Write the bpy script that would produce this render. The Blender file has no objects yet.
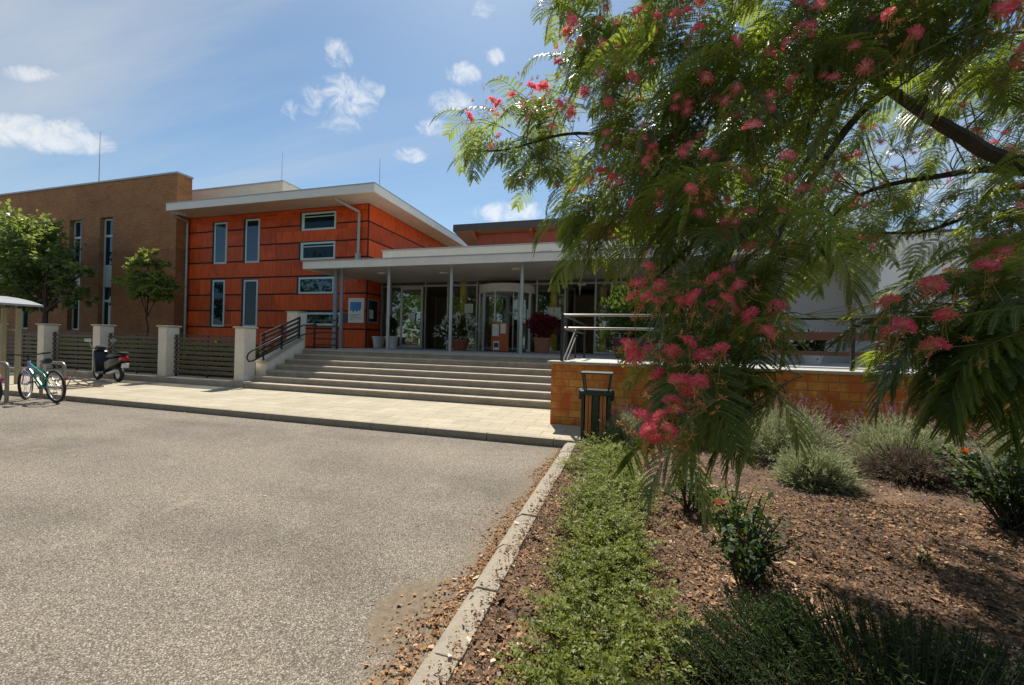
import bpy, bmesh, math, random
import numpy as np
from mathutils import Vector, Matrix, Euler

random.seed(7)
RNG = np.random.default_rng(7)
scene = bpy.context.scene
COL = scene.collection
R = math.radians

# ------------------------------------------------------------------ camera
CAM_H = 1.34
RIGHT = Vector((0.9605811, 0.2769479, 0.0241637))
UP = Vector((-0.0224922, -0.0092111, 0.9997046))
FWD = Vector((-0.2770886, 0.9608408, 0.0026189))
FPX = 406.81
cam_d = bpy.data.cameras.new('camera')
cam = bpy.data.objects.new('camera', cam_d)
COL.objects.link(cam)
cam_d.sensor_fit = 'HORIZONTAL'
cam_d.sensor_width = 36.0
cam_d.lens = FPX * 36.0 / 1024.0
cam_d.clip_start = 0.05
cam_d.clip_end = 3000
mw = Matrix((RIGHT, UP, -FWD)).transposed().to_4x4()
mw.translation = (0, 0, CAM_H)
cam.matrix_world = mw
scene.camera = cam
C0 = Vector((0, 0, CAM_H))


def at(px, py, d):
    """world point seen at a photo pixel, d metres along the view axis"""
    return C0 + ((px - 512) / FPX * RIGHT - (py - 342.5) / FPX * UP + FWD) * d


# ------------------------------------------------------------------ light
SUN_EL, SUN_AZ = 53.0, -19.0          # azimuth from +Y, negative = towards -X
sd = Vector((math.sin(R(SUN_AZ)) * math.cos(R(SUN_EL)), math.cos(R(SUN_AZ)) * math.cos(R(SUN_EL)), math.sin(R(SUN_EL))))
sun_d = bpy.data.lights.new('sun', 'SUN')
sun_d.energy = 4.2
sun_d.angle = R(0.53)
sun_d.color = (1.0, 0.93, 0.82)
sun = bpy.data.objects.new('sun', sun_d)
COL.objects.link(sun)
sun.rotation_euler = sd.to_track_quat('Z', 'Y').to_euler()
sun.location = (0, 0, 40)

vs = scene.view_settings
vs.view_transform = 'Standard'
vs.look = 'None'
vs.gamma = 1.0
vs.use_curve_mapping = False
vs.exposure = 0.76
scene.cycles.max_bounces = 8
scene.cycles.transparent_max_bounces = 12
scene.cycles.use_denoising = True
scene.cycles.denoising_prefilter = 'NONE'


def nd(nt, typ, ins=None, **props):
    n = nt.nodes.new(typ)
    for k, v in props.items():
        setattr(n, k, v)
    for k, v in (ins or {}).items():
        s = n.inputs[k]
        if isinstance(v, bpy.types.NodeSocket):
            nt.links.new(v, s)
        else:
            s.default_value = v
    return n


def math_n(nt, op, a, b=0.0, c=0.0, clamp=False):
    return nd(nt, 'ShaderNodeMath', {0: a, 1: b, 2: c}, operation=op, use_clamp=clamp).outputs[0]


def mixc(nt, fac, a, b, blend='MIX'):
    n = nt.nodes.new('ShaderNodeMix')
    n.data_type = 'RGBA'
    n.blend_type = blend
    for idx, v in ((0, fac), (6, a), (7, b)):
        s = n.inputs[idx]
        if isinstance(v, bpy.types.NodeSocket):
            nt.links.new(v, s)
        else:
            s.default_value = v if idx == 0 else (v if len(v) == 4 else (*v, 1))
    return n.outputs[2]


def ramp(nt, fac, stops):
    n = nt.nodes.new('ShaderNodeValToRGB')
    nt.links.new(fac, n.inputs[0])
    el = n.color_ramp.elements
    while len(el) < len(stops):
        el.new(0.5)
    for e, (p, c) in zip(el, stops):
        e.position = p
        e.color = c if len(c) == 4 else (*c, 1)
    return n.outputs[0]


def maprange(nt, v, a, b, c=0.0, d=1.0, interp='SMOOTHSTEP'):
    n = nd(nt, 'ShaderNodeMapRange', {0: v, 1: a, 2: b, 3: c, 4: d}, interpolation_type=interp)
    return n.outputs[0]


world = bpy.data.worlds.new('World')
scene.world = world
world.use_nodes = True
wt = world.node_tree
wt.nodes.clear()
sky = nd(wt, 'ShaderNodeTexSky', sky_type='NISHITA')
sky.sun_disc = False
sky.sun_elevation = R(SUN_EL)
sky.sun_rotation = R(SUN_AZ)
sky.altitude = 200
sky.air_density = 1.0
sky.dust_density = 0.35
sky.ozone_density = 1.5
tc = nd(wt, 'ShaderNodeTexCoord')
gen = tc.outputs['Generated']
sep = nd(wt, 'ShaderNodeSeparateXYZ', {0: gen})
zz = math_n(wt, 'ADD', math_n(wt, 'MAXIMUM', sep.outputs[2], 0.0), 0.12)
u = math_n(wt, 'DIVIDE', sep.outputs[0], zz)
v = math_n(wt, 'DIVIDE', sep.outputs[1], zz)
uv = nd(wt, 'ShaderNodeCombineXYZ', {0: u, 1: v, 2: 0.0}).outputs[0]
# thin high cirrus, combed into long streaks
mp = nd(wt, 'ShaderNodeMapping', {0: uv, 2: (0, 0, R(35)), 3: (0.26, 1.9, 1.0)})
ci = nd(wt, 'ShaderNodeTexNoise', {0: mp.outputs[0], 'Scale': 0.9, 'Detail': 7.0, 'Roughness': 0.55, 'Distortion': 0.35})
cif = maprange(wt, ci.outputs[0], 0.38, 0.72, 0.0, 0.80)
ci2 = nd(wt, 'ShaderNodeTexNoise', {0: uv, 'Scale': 0.55, 'Detail': 3.0})
cif = math_n(wt, 'MULTIPLY', cif, maprange(wt, ci2.outputs[0], 0.3, 0.7, 0.25, 1.0))
# thicker veil low over the horizon
hz = maprange(wt, sep.outputs[2], 0.02, 0.40, 0.34, 0.0)
veil = math_n(wt, 'MAXIMUM', cif, hz)
# small cumulus, each at its own place in the sky
cum = None
big = nd(wt, 'ShaderNodeTexNoise', {0: gen, 'Scale': 22.0, 'Detail': 10.0, 'Roughness': 0.68, 'Distortion': 0.6})
for (px, py, rw, rh, wgt) in ((25, 130, 50, 14, .95), (75, 143, 38, 11, .92), (22, 74, 30, 7, .75), (350, 95, 30, 20, .78), (340, 55, 14, 14, .7),
                              (372, 90, 16, 8, .8), (465, 74, 20, 10, .8), (450, 102, 22, 11, .82), (436, 128, 20, 8, .7), (484, 8, 16, 8, .75),
                              (510, 212, 34, 10, .9), (494, 57, 12, 8, .8), (412, 155, 18, 7, .7), (330, 108, 46, 22, .55), (600, 330, 60, 16, .8)):
    dvec = ((px - 512) / FPX * RIGHT - (py - 342.5) / FPX * UP + FWD).normalized()
    tx = RIGHT - RIGHT.dot(dvec) * dvec
    tx.normalize()
    ty = dvec.cross(tx)
    dd = nd(wt, 'ShaderNodeVectorMath', {0: gen, 1: dvec}, operation='SUBTRACT').outputs[0]
    ax = nd(wt, 'ShaderNodeVectorMath', {0: dd, 1: tx}, operation='DOT_PRODUCT').outputs['Value']
    ay = nd(wt, 'ShaderNodeVectorMath', {0: dd, 1: ty}, operation='DOT_PRODUCT').outputs['Value']
    k = 1.0 / math.sqrt(1 + ((px - 512) / FPX) ** 2 + ((py - 342.5) / FPX) ** 2)
    ax = math_n(wt, 'DIVIDE', ax, rw / FPX * k * (0.55 + 0.45 * k))
    ay = math_n(wt, 'DIVIDE', ay, rh / FPX * k)
    r2 = math_n(wt, 'ADD', math_n(wt, 'MULTIPLY', ax, ax), math_n(wt, 'MULTIPLY', ay, ay))
    front = nd(wt, 'ShaderNodeVectorMath', {0: gen, 1: dvec}, operation='DOT_PRODUCT').outputs['Value']
    m = maprange(wt, r2, 2.2, 0.0, 0.0, wgt)
    m = math_n(wt, 'MULTIPLY', m, math_n(wt, 'GREATER_THAN', front, 0.6))
    cum = m if cum is None else math_n(wt, 'MAXIMUM', cum, m)
cn = math_n(wt, 'ADD', cum, math_n(wt, 'MULTIPLY', math_n(wt, 'SUBTRACT', big.outputs[0], 0.5), 2.4))
cumf = maprange(wt, cn, 0.30, 1.20, 0.0, 1.0)
cumf = math_n(wt, 'MULTIPLY', cumf, maprange(wt, cum, 0.0, 0.3))
skyc = mixc(wt, 1.0, sky.outputs[0], (0.68, 0.77, 0.76), 'MULTIPLY')
c1 = mixc(wt, veil, skyc, (4.3, 4.45, 4.6))
c2 = mixc(wt, math_n(wt, 'MULTIPLY', cumf, 0.62), c1, (6.9, 6.8, 6.6))
bg = nd(wt, 'ShaderNodeBackground', {0: c2, 1: 0.092})
wo = nd(wt, 'ShaderNodeOutputWorld', {0: bg.outputs[0]})


# ------------------------------------------------------------------ materials
def lin(r, g, b):
    f = lambda c: ((c / 255) / 12.92) if c / 255 <= 0.04045 else (((c / 255) + 0.055) / 1.055) ** 2.4
    return (f(r), f(g), f(b))


MATS = {}


def mat_base(name):
    m = bpy.data.materials.new(name)
    m.use_nodes = True
    nt = m.node_tree
    nt.nodes.clear()
    out = nd(nt, 'ShaderNodeOutputMaterial')
    MATS[name] = m
    return m, nt, out


def pos(nt):
    return nd(nt, 'ShaderNodeNewGeometry').outputs['Position']


def plain(name, col, rough=0.6, metal=0.0, var=0.18, scale=6.0, bump=0.0, bscale=60.0, spec=0.5, stretch=None, dirt=None):
    """base colour broken up by two sizes of noise, with optional fine bump"""
    m, nt, out = mat_base(name)
    p = nd(nt, 'ShaderNodeTexCoord').outputs['Object']
    if stretch:
        p = nd(nt, 'ShaderNodeMapping', {0: p, 3: stretch}).outputs[0]
    n1 = nd(nt, 'ShaderNodeTexNoise', {0: p, 'Scale': scale, 'Detail': 6.0, 'Roughness': 0.6})
    n2 = nd(nt, 'ShaderNodeTexNoise', {0: p, 'Scale': scale * 7.3, 'Detail': 4.0})
    f = math_n(nt, 'ADD', math_n(nt, 'MULTIPLY', n1.outputs[0], 0.65), math_n(nt, 'MULTIPLY', n2.outputs[0], 0.35))
    lo = tuple(c * (1 - var * 1.5) for c in col)
    hi = tuple(min(1, c * (1 + var * 1.3)) for c in col)
    c = ramp(nt, f, [(0.3, lo), (0.7, hi)])
    if dirt:
        n3 = nd(nt, 'ShaderNodeTexNoise', {0: p, 'Scale': scale * 0.5, 'Detail': 8.0, 'Roughness': 0.7})
        c = mixc(nt, maprange(nt, n3.outputs[0], 0.5, 0.75, 0.0, 0.6), c, dirt)
    b = nd(nt, 'ShaderNodeBsdfPrincipled', {'Base Color': c, 'Roughness': rough, 'Metallic': metal, 'Specular IOR Level': spec})
    if bump:
        n4 = nd(nt, 'ShaderNodeTexNoise', {0: p, 'Scale': bscale, 'Detail': 5.0})
        bp = nd(nt, 'ShaderNodeBump', {'Strength': bump, 'Distance': 0.02, 'Height': n4.outputs[0]})
        nt.links.new(bp.outputs[0], b.inputs['Normal'])
    nt.links.new(b.outputs[0], out.inputs[0])
    return m


def leaf_mat(name, col_a, col_b, trans, tw=0.45, rough=0.45, attr='rnd', spec=0.35):
    m, nt, out = mat_base(name)
    a = nd(nt, 'ShaderNodeAttribute', attribute_name=attr).outputs['Fac']
    c = mixc(nt, a, col_a, col_b)
    b = nd(nt, 'ShaderNodeBsdfPrincipled', {'Base Color': c, 'Roughness': rough, 'Specular IOR Level': spec})
    t = nd(nt, 'ShaderNodeBsdfTranslucent', {0: mixc(nt, a, tuple(x * 0.75 for x in trans), trans)})
    mx = nd(nt, 'ShaderNodeMixShader', {0: tw, 1: b.outputs[0], 2: t.outputs[0]})
    nt.links.new(mx.outputs[0], out.inputs[0])
    return m


def attr_mat(name, stops, rough=0.85, attr='rnd', trans=0.0):
    m, nt, out = mat_base(name)
    a = nd(nt, 'ShaderNodeAttribute', attribute_name=attr).outputs['Fac']
    c = ramp(nt, a, stops)
    b = nd(nt, 'ShaderNodeBsdfPrincipled', {'Base Color': c, 'Roughness': rough, 'Specular IOR Level': 0.25})
    if trans:
        t = nd(nt, 'ShaderNodeBsdfTranslucent', {0: c})
        mx = nd(nt, 'ShaderNodeMixShader', {0: trans, 1: b.outputs[0], 2: t.outputs[0]})
        nt.links.new(mx.outputs[0], out.inputs[0])
    else:
        nt.links.new(b.outputs[0], out.inputs[0])
    return m


# chip-sealed road: pale stones set in tan binder
def road_mat():
    m, nt, out = mat_base('chip_seal')
    p = pos(nt)
    vo = nd(nt, 'ShaderNodeTexVoronoi', {0: p, 'Scale': 150.0, 'Randomness': 1.0})
    g = nd(nt, 'ShaderNodeSeparateColor', {0: vo.outputs['Color']}).outputs[0]
    c = ramp(nt, g, [(0.0, (0.15, 0.125, 0.092)), (0.35, (0.245, 0.206, 0.150)), (0.7, (0.315, 0.268, 0.200)), (0.93, (0.44, 0.385, 0.30)), (1.0, (0.56, 0.51, 0.42))])
    edge = maprange(nt, vo.outputs['Distance'], 0.25, 0.75, 1.0, 0.45)
    c = mixc(nt, 1.0, c, nd(nt, 'ShaderNodeCombineColor', {0: edge, 1: edge, 2: edge}).outputs[0], 'MULTIPLY')
    n1 = nd(nt, 'ShaderNodeTexNoise', {0: p, 'Scale': 0.55, 'Detail': 7.0, 'Roughness': 0.65})
    n2 = nd(nt, 'ShaderNodeTexNoise', {0: nd(nt, 'ShaderNodeMapping', {0: p, 3: (0.25, 1.6, 1)}).outputs[0], 'Scale': 0.9, 'Detail': 4.0})
    f = math_n(nt, 'ADD', math_n(nt, 'MULTIPLY', n1.outputs[0], 0.6), math_n(nt, 'MULTIPLY', n2.outputs[0], 0.4))
    sh = ramp(nt, f, [(0.33, (0.64, 0.645, 0.68)), (0.5, (0.98, 0.99, 1.06)), (0.66, (1.18, 1.17, 1.20))])
    c = mixc(nt, 1.0, c, sh, 'MULTIPLY')
    st1 = nd(nt, 'ShaderNodeTexNoise', {0: p, 'Scale': 0.9, 'Detail': 9.0, 'Roughness': 0.75, 'Distortion': 0.8})
    c = mixc(nt, maprange(nt, st1.outputs[0], 0.60, 0.74, 0.0, 0.45), c, (0.10, 0.085, 0.068))
    st2 = nd(nt, 'ShaderNodeTexNoise', {0: p, 'Scale': 2.3, 'Detail': 6.0, 'Roughness': 0.7})
    c = mixc(nt, maprange(nt, st2.outputs[0], 0.58, 0.72, 0.0, 0.35), c, (0.36, 0.31, 0.24))
    # worn sandy patch beside the kerb and sand washed along it
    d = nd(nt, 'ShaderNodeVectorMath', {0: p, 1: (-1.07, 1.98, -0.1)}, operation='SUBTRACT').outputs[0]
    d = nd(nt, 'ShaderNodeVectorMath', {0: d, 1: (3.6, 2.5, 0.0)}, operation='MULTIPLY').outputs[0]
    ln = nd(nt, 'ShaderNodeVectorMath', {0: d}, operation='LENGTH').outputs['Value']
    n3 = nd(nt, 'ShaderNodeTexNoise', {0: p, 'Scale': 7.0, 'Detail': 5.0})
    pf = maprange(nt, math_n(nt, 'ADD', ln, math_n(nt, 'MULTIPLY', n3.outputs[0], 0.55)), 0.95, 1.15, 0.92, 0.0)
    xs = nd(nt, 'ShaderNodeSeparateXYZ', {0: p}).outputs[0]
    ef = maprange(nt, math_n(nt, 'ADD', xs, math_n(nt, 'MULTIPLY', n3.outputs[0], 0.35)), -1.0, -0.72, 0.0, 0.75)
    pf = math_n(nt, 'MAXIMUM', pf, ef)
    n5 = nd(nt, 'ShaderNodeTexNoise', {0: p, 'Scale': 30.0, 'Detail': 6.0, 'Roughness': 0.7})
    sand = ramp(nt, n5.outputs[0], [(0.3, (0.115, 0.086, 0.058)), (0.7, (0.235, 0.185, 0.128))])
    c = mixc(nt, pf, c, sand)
    b = nd(nt, 'ShaderNodeBsdfPrincipled', {'Base Color': c, 'Roughness': 0.9, 'Specular IOR Level': 0.25})
    h = math_n(nt, 'MULTIPLY', vo.outputs['Distance'], math_n(nt, 'SUBTRACT', 1.0, math_n(nt, 'MULTIPLY', pf, 0.9)))
    bp = nd(nt, 'ShaderNodeBump', {'Strength': 0.6, 'Distance': 0.0045, 'Height': h}, invert=True)
    nt.links.new(bp.outputs[0], b.inputs['Normal'])
    nt.links.new(b.outputs[0], out.inputs[0])
    return m


def brick_mat(name, c1, c2, mortar, bw, bh, ms, offset=0.5, plane='XZ', rough=0.75, var=0.35, bump=0.5, zsplit=None, hue=None, vscale=2.0):
    m, nt, out = mat_base(name)
    p = pos(nt)
    s = nd(nt, 'ShaderNodeSeparateXYZ', {0: p})
    if plane == 'XZ':
        a, b_ = math_n(nt, 'ADD', s.outputs[0], s.outputs[1]), s.outputs[2]
    else:
        a, b_ = s.outputs[0], s.outputs[1]
    q = nd(nt, 'ShaderNodeCombineXYZ', {0: a, 1: b_, 2: 0.0}).outputs[0]
    br = nd(nt, 'ShaderNodeTexBrick', {0: q, 'Color1': (*c1, 1), 'Color2': (*c2, 1), 'Mortar': (*mortar, 1), 'Scale': 1.0, 'Mortar Size': ms,
                                       'Mortar Smooth': 0.2, 'Bias': 0.0, 'Brick Width': bw, 'Row Height': bh}, offset=offset)
    n = nd(nt, 'ShaderNodeTexNoise', {0: p, 'Scale': vscale, 'Detail': 8.0, 'Roughness': 0.65})
    n2 = nd(nt, 'ShaderNodeTexNoise', {0: p, 'Scale': vscale * 14, 'Detail': 5.0})
    f = math_n(nt, 'ADD', math_n(nt, 'MULTIPLY', n.outputs[0], 0.6), math_n(nt, 'MULTIPLY', n2.outputs[0], 0.4))
    sh = ramp(nt, f, [(0.3, (1 - var,) * 3), (0.7, (1 + var,) * 3)])
    c = mixc(nt, 1.0, br.outputs[0], sh, 'MULTIPLY')
    if hue:
        n3 = nd(nt, 'ShaderNodeTexNoise', {0: p, 'Scale': 4.5, 'Detail': 3.0})
        c = mixc(nt, maprange(nt, n3.outputs[0], 0.4, 0.65, 0.0, 0.8), c, hue)
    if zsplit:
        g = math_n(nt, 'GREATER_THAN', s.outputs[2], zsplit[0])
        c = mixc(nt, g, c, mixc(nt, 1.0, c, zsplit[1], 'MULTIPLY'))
    bs = nd(nt, 'ShaderNodeBsdfPrincipled', {'Base Color': c, 'Roughness': rough, 'Specular IOR Level': 0.35})
    bp = nd(nt, 'ShaderNodeBump', {'Strength': bump, 'Distance': 0.008, 'Height': br.outputs[1]}, invert=True)
    bp2 = nd(nt, 'ShaderNodeBump', {'Strength': 0.25, 'Distance': 0.01, 'Height': n2.outputs[0], 'Normal': bp.outputs[0]})
    nt.links.new(bp2.outputs[0], bs.inputs['Normal'])
    nt.links.new(bs.outputs[0], out.inputs[0])
    return m


def red_board_mat():
    m, nt, out = mat_base('red_stained_board')
    p = pos(nt)
    a = nd(nt, 'ShaderNodeAttribute', attribute_name='rnd').outputs['Fac']
    off = nd(nt, 'ShaderNodeCombineXYZ', {0: math_n(nt, 'MULTIPLY', a, 37.0), 1: math_n(nt, 'MULTIPLY', a, 11.0), 2: 0.0}).outputs[0]
    q = nd(nt, 'ShaderNodeVectorMath', {0: p, 1: off}, operation='ADD').outputs[0]
    grain = nd(nt, 'ShaderNodeTexNoise', {0: nd(nt, 'ShaderNodeMapping', {0: q, 3: (6.0, 6.0, 0.55)}).outputs[0], 'Scale': 2.2, 'Detail': 8.0, 'Roughness': 0.65, 'Distortion': 0.6})
    blot = nd(nt, 'ShaderNodeTexNoise', {0: q, 'Scale': 1.3, 'Detail': 4.0, 'Roughness': 0.6})
    c = ramp(nt, grain.outputs[0], [(0.25, (0.42, 0.045, 0.006)), (0.5, (0.64, 0.083, 0.009)), (0.75, (0.78, 0.135, 0.016))])
    c = mixc(nt, maprange(nt, blot.outputs[0], 0.50, 0.74, 0.0, 0.6), c, (0.30, 0.026, 0.008))
    sh = ramp(nt, a, [(0.0, (0.80,) * 3), (1.0, (1.2,) * 3)])
    c = mixc(nt, 1.0, c, sh, 'MULTIPLY')
    b = nd(nt, 'ShaderNodeBsdfPrincipled', {'Base Color': c, 'Roughness': 0.5, 'Specular IOR Level': 0.35})
    bp = nd(nt, 'ShaderNodeBump', {'Strength': 0.15, 'Distance': 0.01, 'Height': grain.outputs[0]})
    nt.links.new(bp.outputs[0], b.inputs['Normal'])
    nt.links.new(b.outputs[0], out.inputs[0])
    return m


def pane_mat(name, tint, refl=0.3):
    m, nt, out = mat_base(name)
    p = pos(nt)
    n = nd(nt, 'ShaderNodeTexNoise', {0: p, 'Scale': 1.6, 'Detail': 2.0})
    bp = nd(nt, 'ShaderNodeBump', {'Strength': 0.05, 'Distance': 0.02, 'Height': n.outputs[0]})
    d = nd(nt, 'ShaderNodeBsdfDiffuse', {0: (*tint, 1)})
    g = nd(nt, 'ShaderNodeBsdfGlossy', {0: (0.60, 0.78, 1.0, 1), 'Roughness': 0.015, 'Normal': bp.outputs[0]})
    fr = nd(nt, 'ShaderNodeFresnel', {0: 1.5})
    f = math_n(nt, 'ADD', fr.outputs[0], refl, clamp=True)
    mx = nd(nt, 'ShaderNodeMixShader', {0: f, 1: d.outputs[0], 2: g.outputs[0]})
    nt.links.new(mx.outputs[0], out.inputs[0])
    return m


def clear_glass(name, refl=0.12, tint=(0.90, 0.95, 0.93)):
    m, nt, out = mat_base(name)
    t = nd(nt, 'ShaderNodeBsdfTransparent', {0: (*tint, 1)})
    g = nd(nt, 'ShaderNodeBsdfGlossy', {0: (0.9, 0.95, 1.0, 1), 'Roughness': 0.01})
    fr = nd(nt, 'ShaderNodeFresnel', {0: 1.5})
    f = math_n(nt, 'ADD', fr.outputs[0], refl, clamp=True)
    mx = nd(nt, 'ShaderNodeMixShader', {0: f, 1: t.outputs[0], 2: g.outputs[0]})
    nt.links.new(mx.outputs[0], out.inputs[0])
    return m


M_ROAD = road_mat()
M_PAVE = brick_mat('pavement_blocks', (0.37, 0.325, 0.235), (0.43, 0.38, 0.28), (0.24, 0.205, 0.145), 0.62, 0.31, 0.008, plane='XY', var=0.22, bump=0.35, rough=0.9, vscale=1.4)
M_GROUND = plain('far_ground', (0.10, 0.10, 0.07), 0.95, scale=0.4, var=0.25)
M_KERB = plain('kerb_concrete', (0.31, 0.27, 0.21), 0.9, var=0.16, scale=9, bump=0.35, bscale=90, dirt=(0.16, 0.13, 0.10))
M_STEP = plain('step_concrete', (0.40, 0.34, 0.27), 0.85, var=0.2, scale=4, bump=0.25, dirt=(0.20, 0.16, 0.115))
M_TERR = plain('terrace_floor', (0.40, 0.40, 0.38), 0.7, var=0.12, scale=3, bump=0.1)
M_CAP = plain('stone_cap', (0.42, 0.39, 0.33), 0.85, var=0.15, scale=8, bump=0.2)
M_LAWN = plain('lawn', (0.055, 0.085, 0.022), 0.95, var=0.35, scale=3, bump=0.6, bscale=40)
M_TILE = brick_mat('orange_clay_tile', (0.62, 0.200, 0.036), (0.74, 0.33, 0.072), (0.30, 0.18, 0.085), 0.255, 0.128, 0.009, var=0.30, bump=0.5, hue=(0.50, 0.10, 0.022), vscale=2.5)
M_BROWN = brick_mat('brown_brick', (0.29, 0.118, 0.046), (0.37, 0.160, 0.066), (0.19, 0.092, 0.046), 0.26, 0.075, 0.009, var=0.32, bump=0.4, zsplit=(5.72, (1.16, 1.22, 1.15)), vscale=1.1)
M_RED = red_board_mat()
M_DARKWALL = plain('dark_sheathing', (0.028, 0.020, 0.020), 0.8)
M_FASCIA = plain('fascia_metal', (0.76, 0.74, 0.70), 0.45, var=0.05, scale=1.5)
M_SOFFIT = plain('soffit_board', (0.62, 0.49, 0.37), 0.7, var=0.07, scale=1.5)
M_CSOFFIT = plain('canopy_soffit', (0.60, 0.53, 0.46), 0.6, var=0.07, scale=1.2)
M_BEIGE = plain('beige_render', (0.62, 0.54, 0.44), 0.9, var=0.06, scale=2, bump=0.1)
M_WHITE = plain('white_render', (0.84, 0.81, 0.78), 0.9, var=0.05, scale=1.5, bump=0.12)
M_WHITE_SHADE = plain('shaded_white_render', (0.47, 0.45, 0.44), 0.9, var=0.06, scale=1.5, bump=0.12)  # white render again, with the shade on this wall put into its colour
M_PILLAR = plain('pillar_render', (0.76, 0.70, 0.60), 0.9, var=0.1, scale=4, bump=0.2, dirt=(0.38, 0.33, 0.27))
M_FRAME = plain('white_window_frame', (0.56, 0.70, 0.71), 0.4, var=0.04)
M_REVEAL_SHADE = plain('reveal_shade', (0.020, 0.022, 0.030), 0.6)  # dark colour standing in for shade inside the window recess
M_ALU = plain('brushed_aluminium', (0.46, 0.46, 0.46), 0.35, metal=0.55, var=0.06)
M_STEEL = plain('bright_steel', (0.30, 0.27, 0.24), 0.30, metal=0.6, var=0.05)
M_PIPE = plain('grey_pipe', (0.40, 0.43, 0.45), 0.4, metal=0.3, var=0.06)
M_BLUEGREY = plain('blue_grey_post', (0.22, 0.27, 0.31), 0.4, var=0.06)
M_IRON = plain('dark_iron', (0.022, 0.022, 0.024), 0.45, var=0.2)
M_BROWNIRON = plain('dark_brown_slat', (0.070, 0.052, 0.040), 0.5, var=0.2, scale=12)
M_PANE = pane_mat('window_pane', (0.006, 0.022, 0.028), 0.05)
M_PANE2 = pane_mat('window_pane_dark', (0.006, 0.020, 0.020), -0.015)
M_GLASS = clear_glass('entrance_glass', 0.03)
M_GLASS2 = clear_glass('door_glass', 0.06)
M_YELLOW = plain('yellow_paint', (0.92, 0.66, 0.10), 0.5, var=0.06)
M_INT = plain('interior_wall', (0.42, 0.34, 0.26), 0.8)
M_INTF = plain('interior_floor', (0.18, 0.17, 0.16), 0.4)
M_WOODD = plain('dark_timber', (0.27, 0.060, 0.030), 0.6, var=0.25, scale=3, stretch=(4, 4, 0.5))
M_SOFFD = plain('timber_soffit', (0.22, 0.11, 0.06), 0.6, var=0.2, scale=3, stretch=(0.5, 4, 4))
M_ROOFD = plain('dark_roof_edge', (0.06, 0.055, 0.055), 0.5)
M_PAPER = plain('paper', (0.78, 0.77, 0.74), 0.8, var=0.03)
M_BLUE = plain('poster_blue', (0.045, 0.26, 0.60), 0.6, var=0.1)
M_NAVY = plain('navy_plaque', (0.03, 0.045, 0.10), 0.4)
M_INK = plain('grey_ink', (0.28, 0.30, 0.32), 0.7)
M_ORANGE = plain('orange_board', (0.52, 0.105, 0.022), 0.45, var=0.1)
M_TERRA = plain('terracotta', (0.42, 0.155, 0.085), 0.75, var=0.14, scale=9, bump=0.1)
M_WPOT = plain('white_pot', (0.62, 0.60, 0.57), 0.6, var=0.06)
M_RUBBER = plain('tyre_rubber', (0.018, 0.018, 0.018), 0.7)
M_TEAL = plain('teal_paint', (0.02, 0.30, 0.23), 0.25, var=0.08)
M_LILAC = plain('lilac_paint', (0.42, 0.32, 0.68), 0.3, var=0.06)
M_PURPLE = plain('purple_paint', (0.14, 0.04, 0.42), 0.25, var=0.08)
M_BLACK = plain('black_plastic', (0.014, 0.014, 0.016), 0.3, var=0.1)
M_REDPL = plain('red_lens', (0.50, 0.012, 0.02), 0.2)
M_GREYPL = plain('silver_plastic', (0.50, 0.50, 0.50), 0.3, metal=0.3)
M_RACK = plain('galvanised_tube', (0.30, 0.27, 0.22), 0.4, metal=0.5, var=0.12)
M_RUST = plain('rusty_tube', (0.20, 0.125, 0.085), 0.6, var=0.25)
M_SHPOST = plain('olive_beige_steel', (0.33, 0.28, 0.16), 0.5, var=0.08)
M_POLY = plain('shelter_roof_sheet', (0.36, 0.37, 0.38), 0.35, var=0.06)
M_BINGREEN = plain('dark_green_steel', (0.014, 0.034, 0.032), 0.4, var=0.15)
M_BINWOOD = plain('varnished_slat', (0.46, 0.17, 0.045), 0.45, var=0.25, scale=5, stretch=(8, 8, 0.6))
M_BENCHWOOD = plain('red_brown_plank', (0.10, 0.027, 0.013), 0.5, var=0.22, scale=4, stretch=(0.5, 6, 6))
M_BARK = plain('silk_tree_bark', (0.060, 0.048, 0.038), 0.85, var=0.3, scale=14, bump=0.6, bscale=50)
M_BARK2 = plain('grey_bark', (0.075, 0.062, 0.05), 0.9, var=0.3, scale=12, bump=0.5)
M_SOIL = plain('bare_soil', (0.115, 0.072, 0.045), 0.95, var=0.45, scale=6, bump=1.0, bscale=60, dirt=(0.28, 0.155, 0.08))
M_MULCH = attr_mat('bark_chips', [(0.0, (0.045, 0.028, 0.019)), (0.3, (0.14, 0.077, 0.042)), (0.65, (0.31, 0.17, 0.085)), (0.9, (0.47, 0.29, 0.16)), (1.0, (0.70, 0.58, 0.44))])
M_DRY = attr_mat('dry_leaf', [(0.0, (0.09, 0.045, 0.02)), (0.5, (0.26, 0.125, 0.05)), (0.9, (0.42, 0.24, 0.11)), (1.0, (0.55, 0.40, 0.25))])
M_SILK = leaf_mat('silk_tree_leaflet', (0.024, 0.062, 0.030), (0.058, 0.104, 0.040), (0.56, 0.70, 0.06), 0.38, 0.36, spec=0.5)
M_STALK = plain('leaf_stalk', (0.26, 0.24, 0.09), 0.6)
M_BLOOM = attr_mat('pink_filament', [(0.0, (0.92, 0.80, 0.62)), (0.3, (0.96, 0.60, 0.56)), (0.6, (0.96, 0.32, 0.36)), (0.8, (0.95, 0.14, 0.23)), (1.0, (0.93, 0.07, 0.16))], 0.6, trans=0.6)
M_BUD = attr_mat('wilted_bloom', [(0.0, (0.16, 0.20, 0.04)), (0.4, (0.60, 0.34, 0.12)), (0.7, (0.72, 0.30, 0.12)), (1.0, (0.80, 0.22, 0.18))], 0.7, trans=0.3)
M_TLEAF = leaf_mat('broad_leaf', (0.065, 0.115, 0.035), (0.17, 0.23, 0.09), (0.40, 0.50, 0.09), 0.35, 0.35, spec=0.5)
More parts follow.
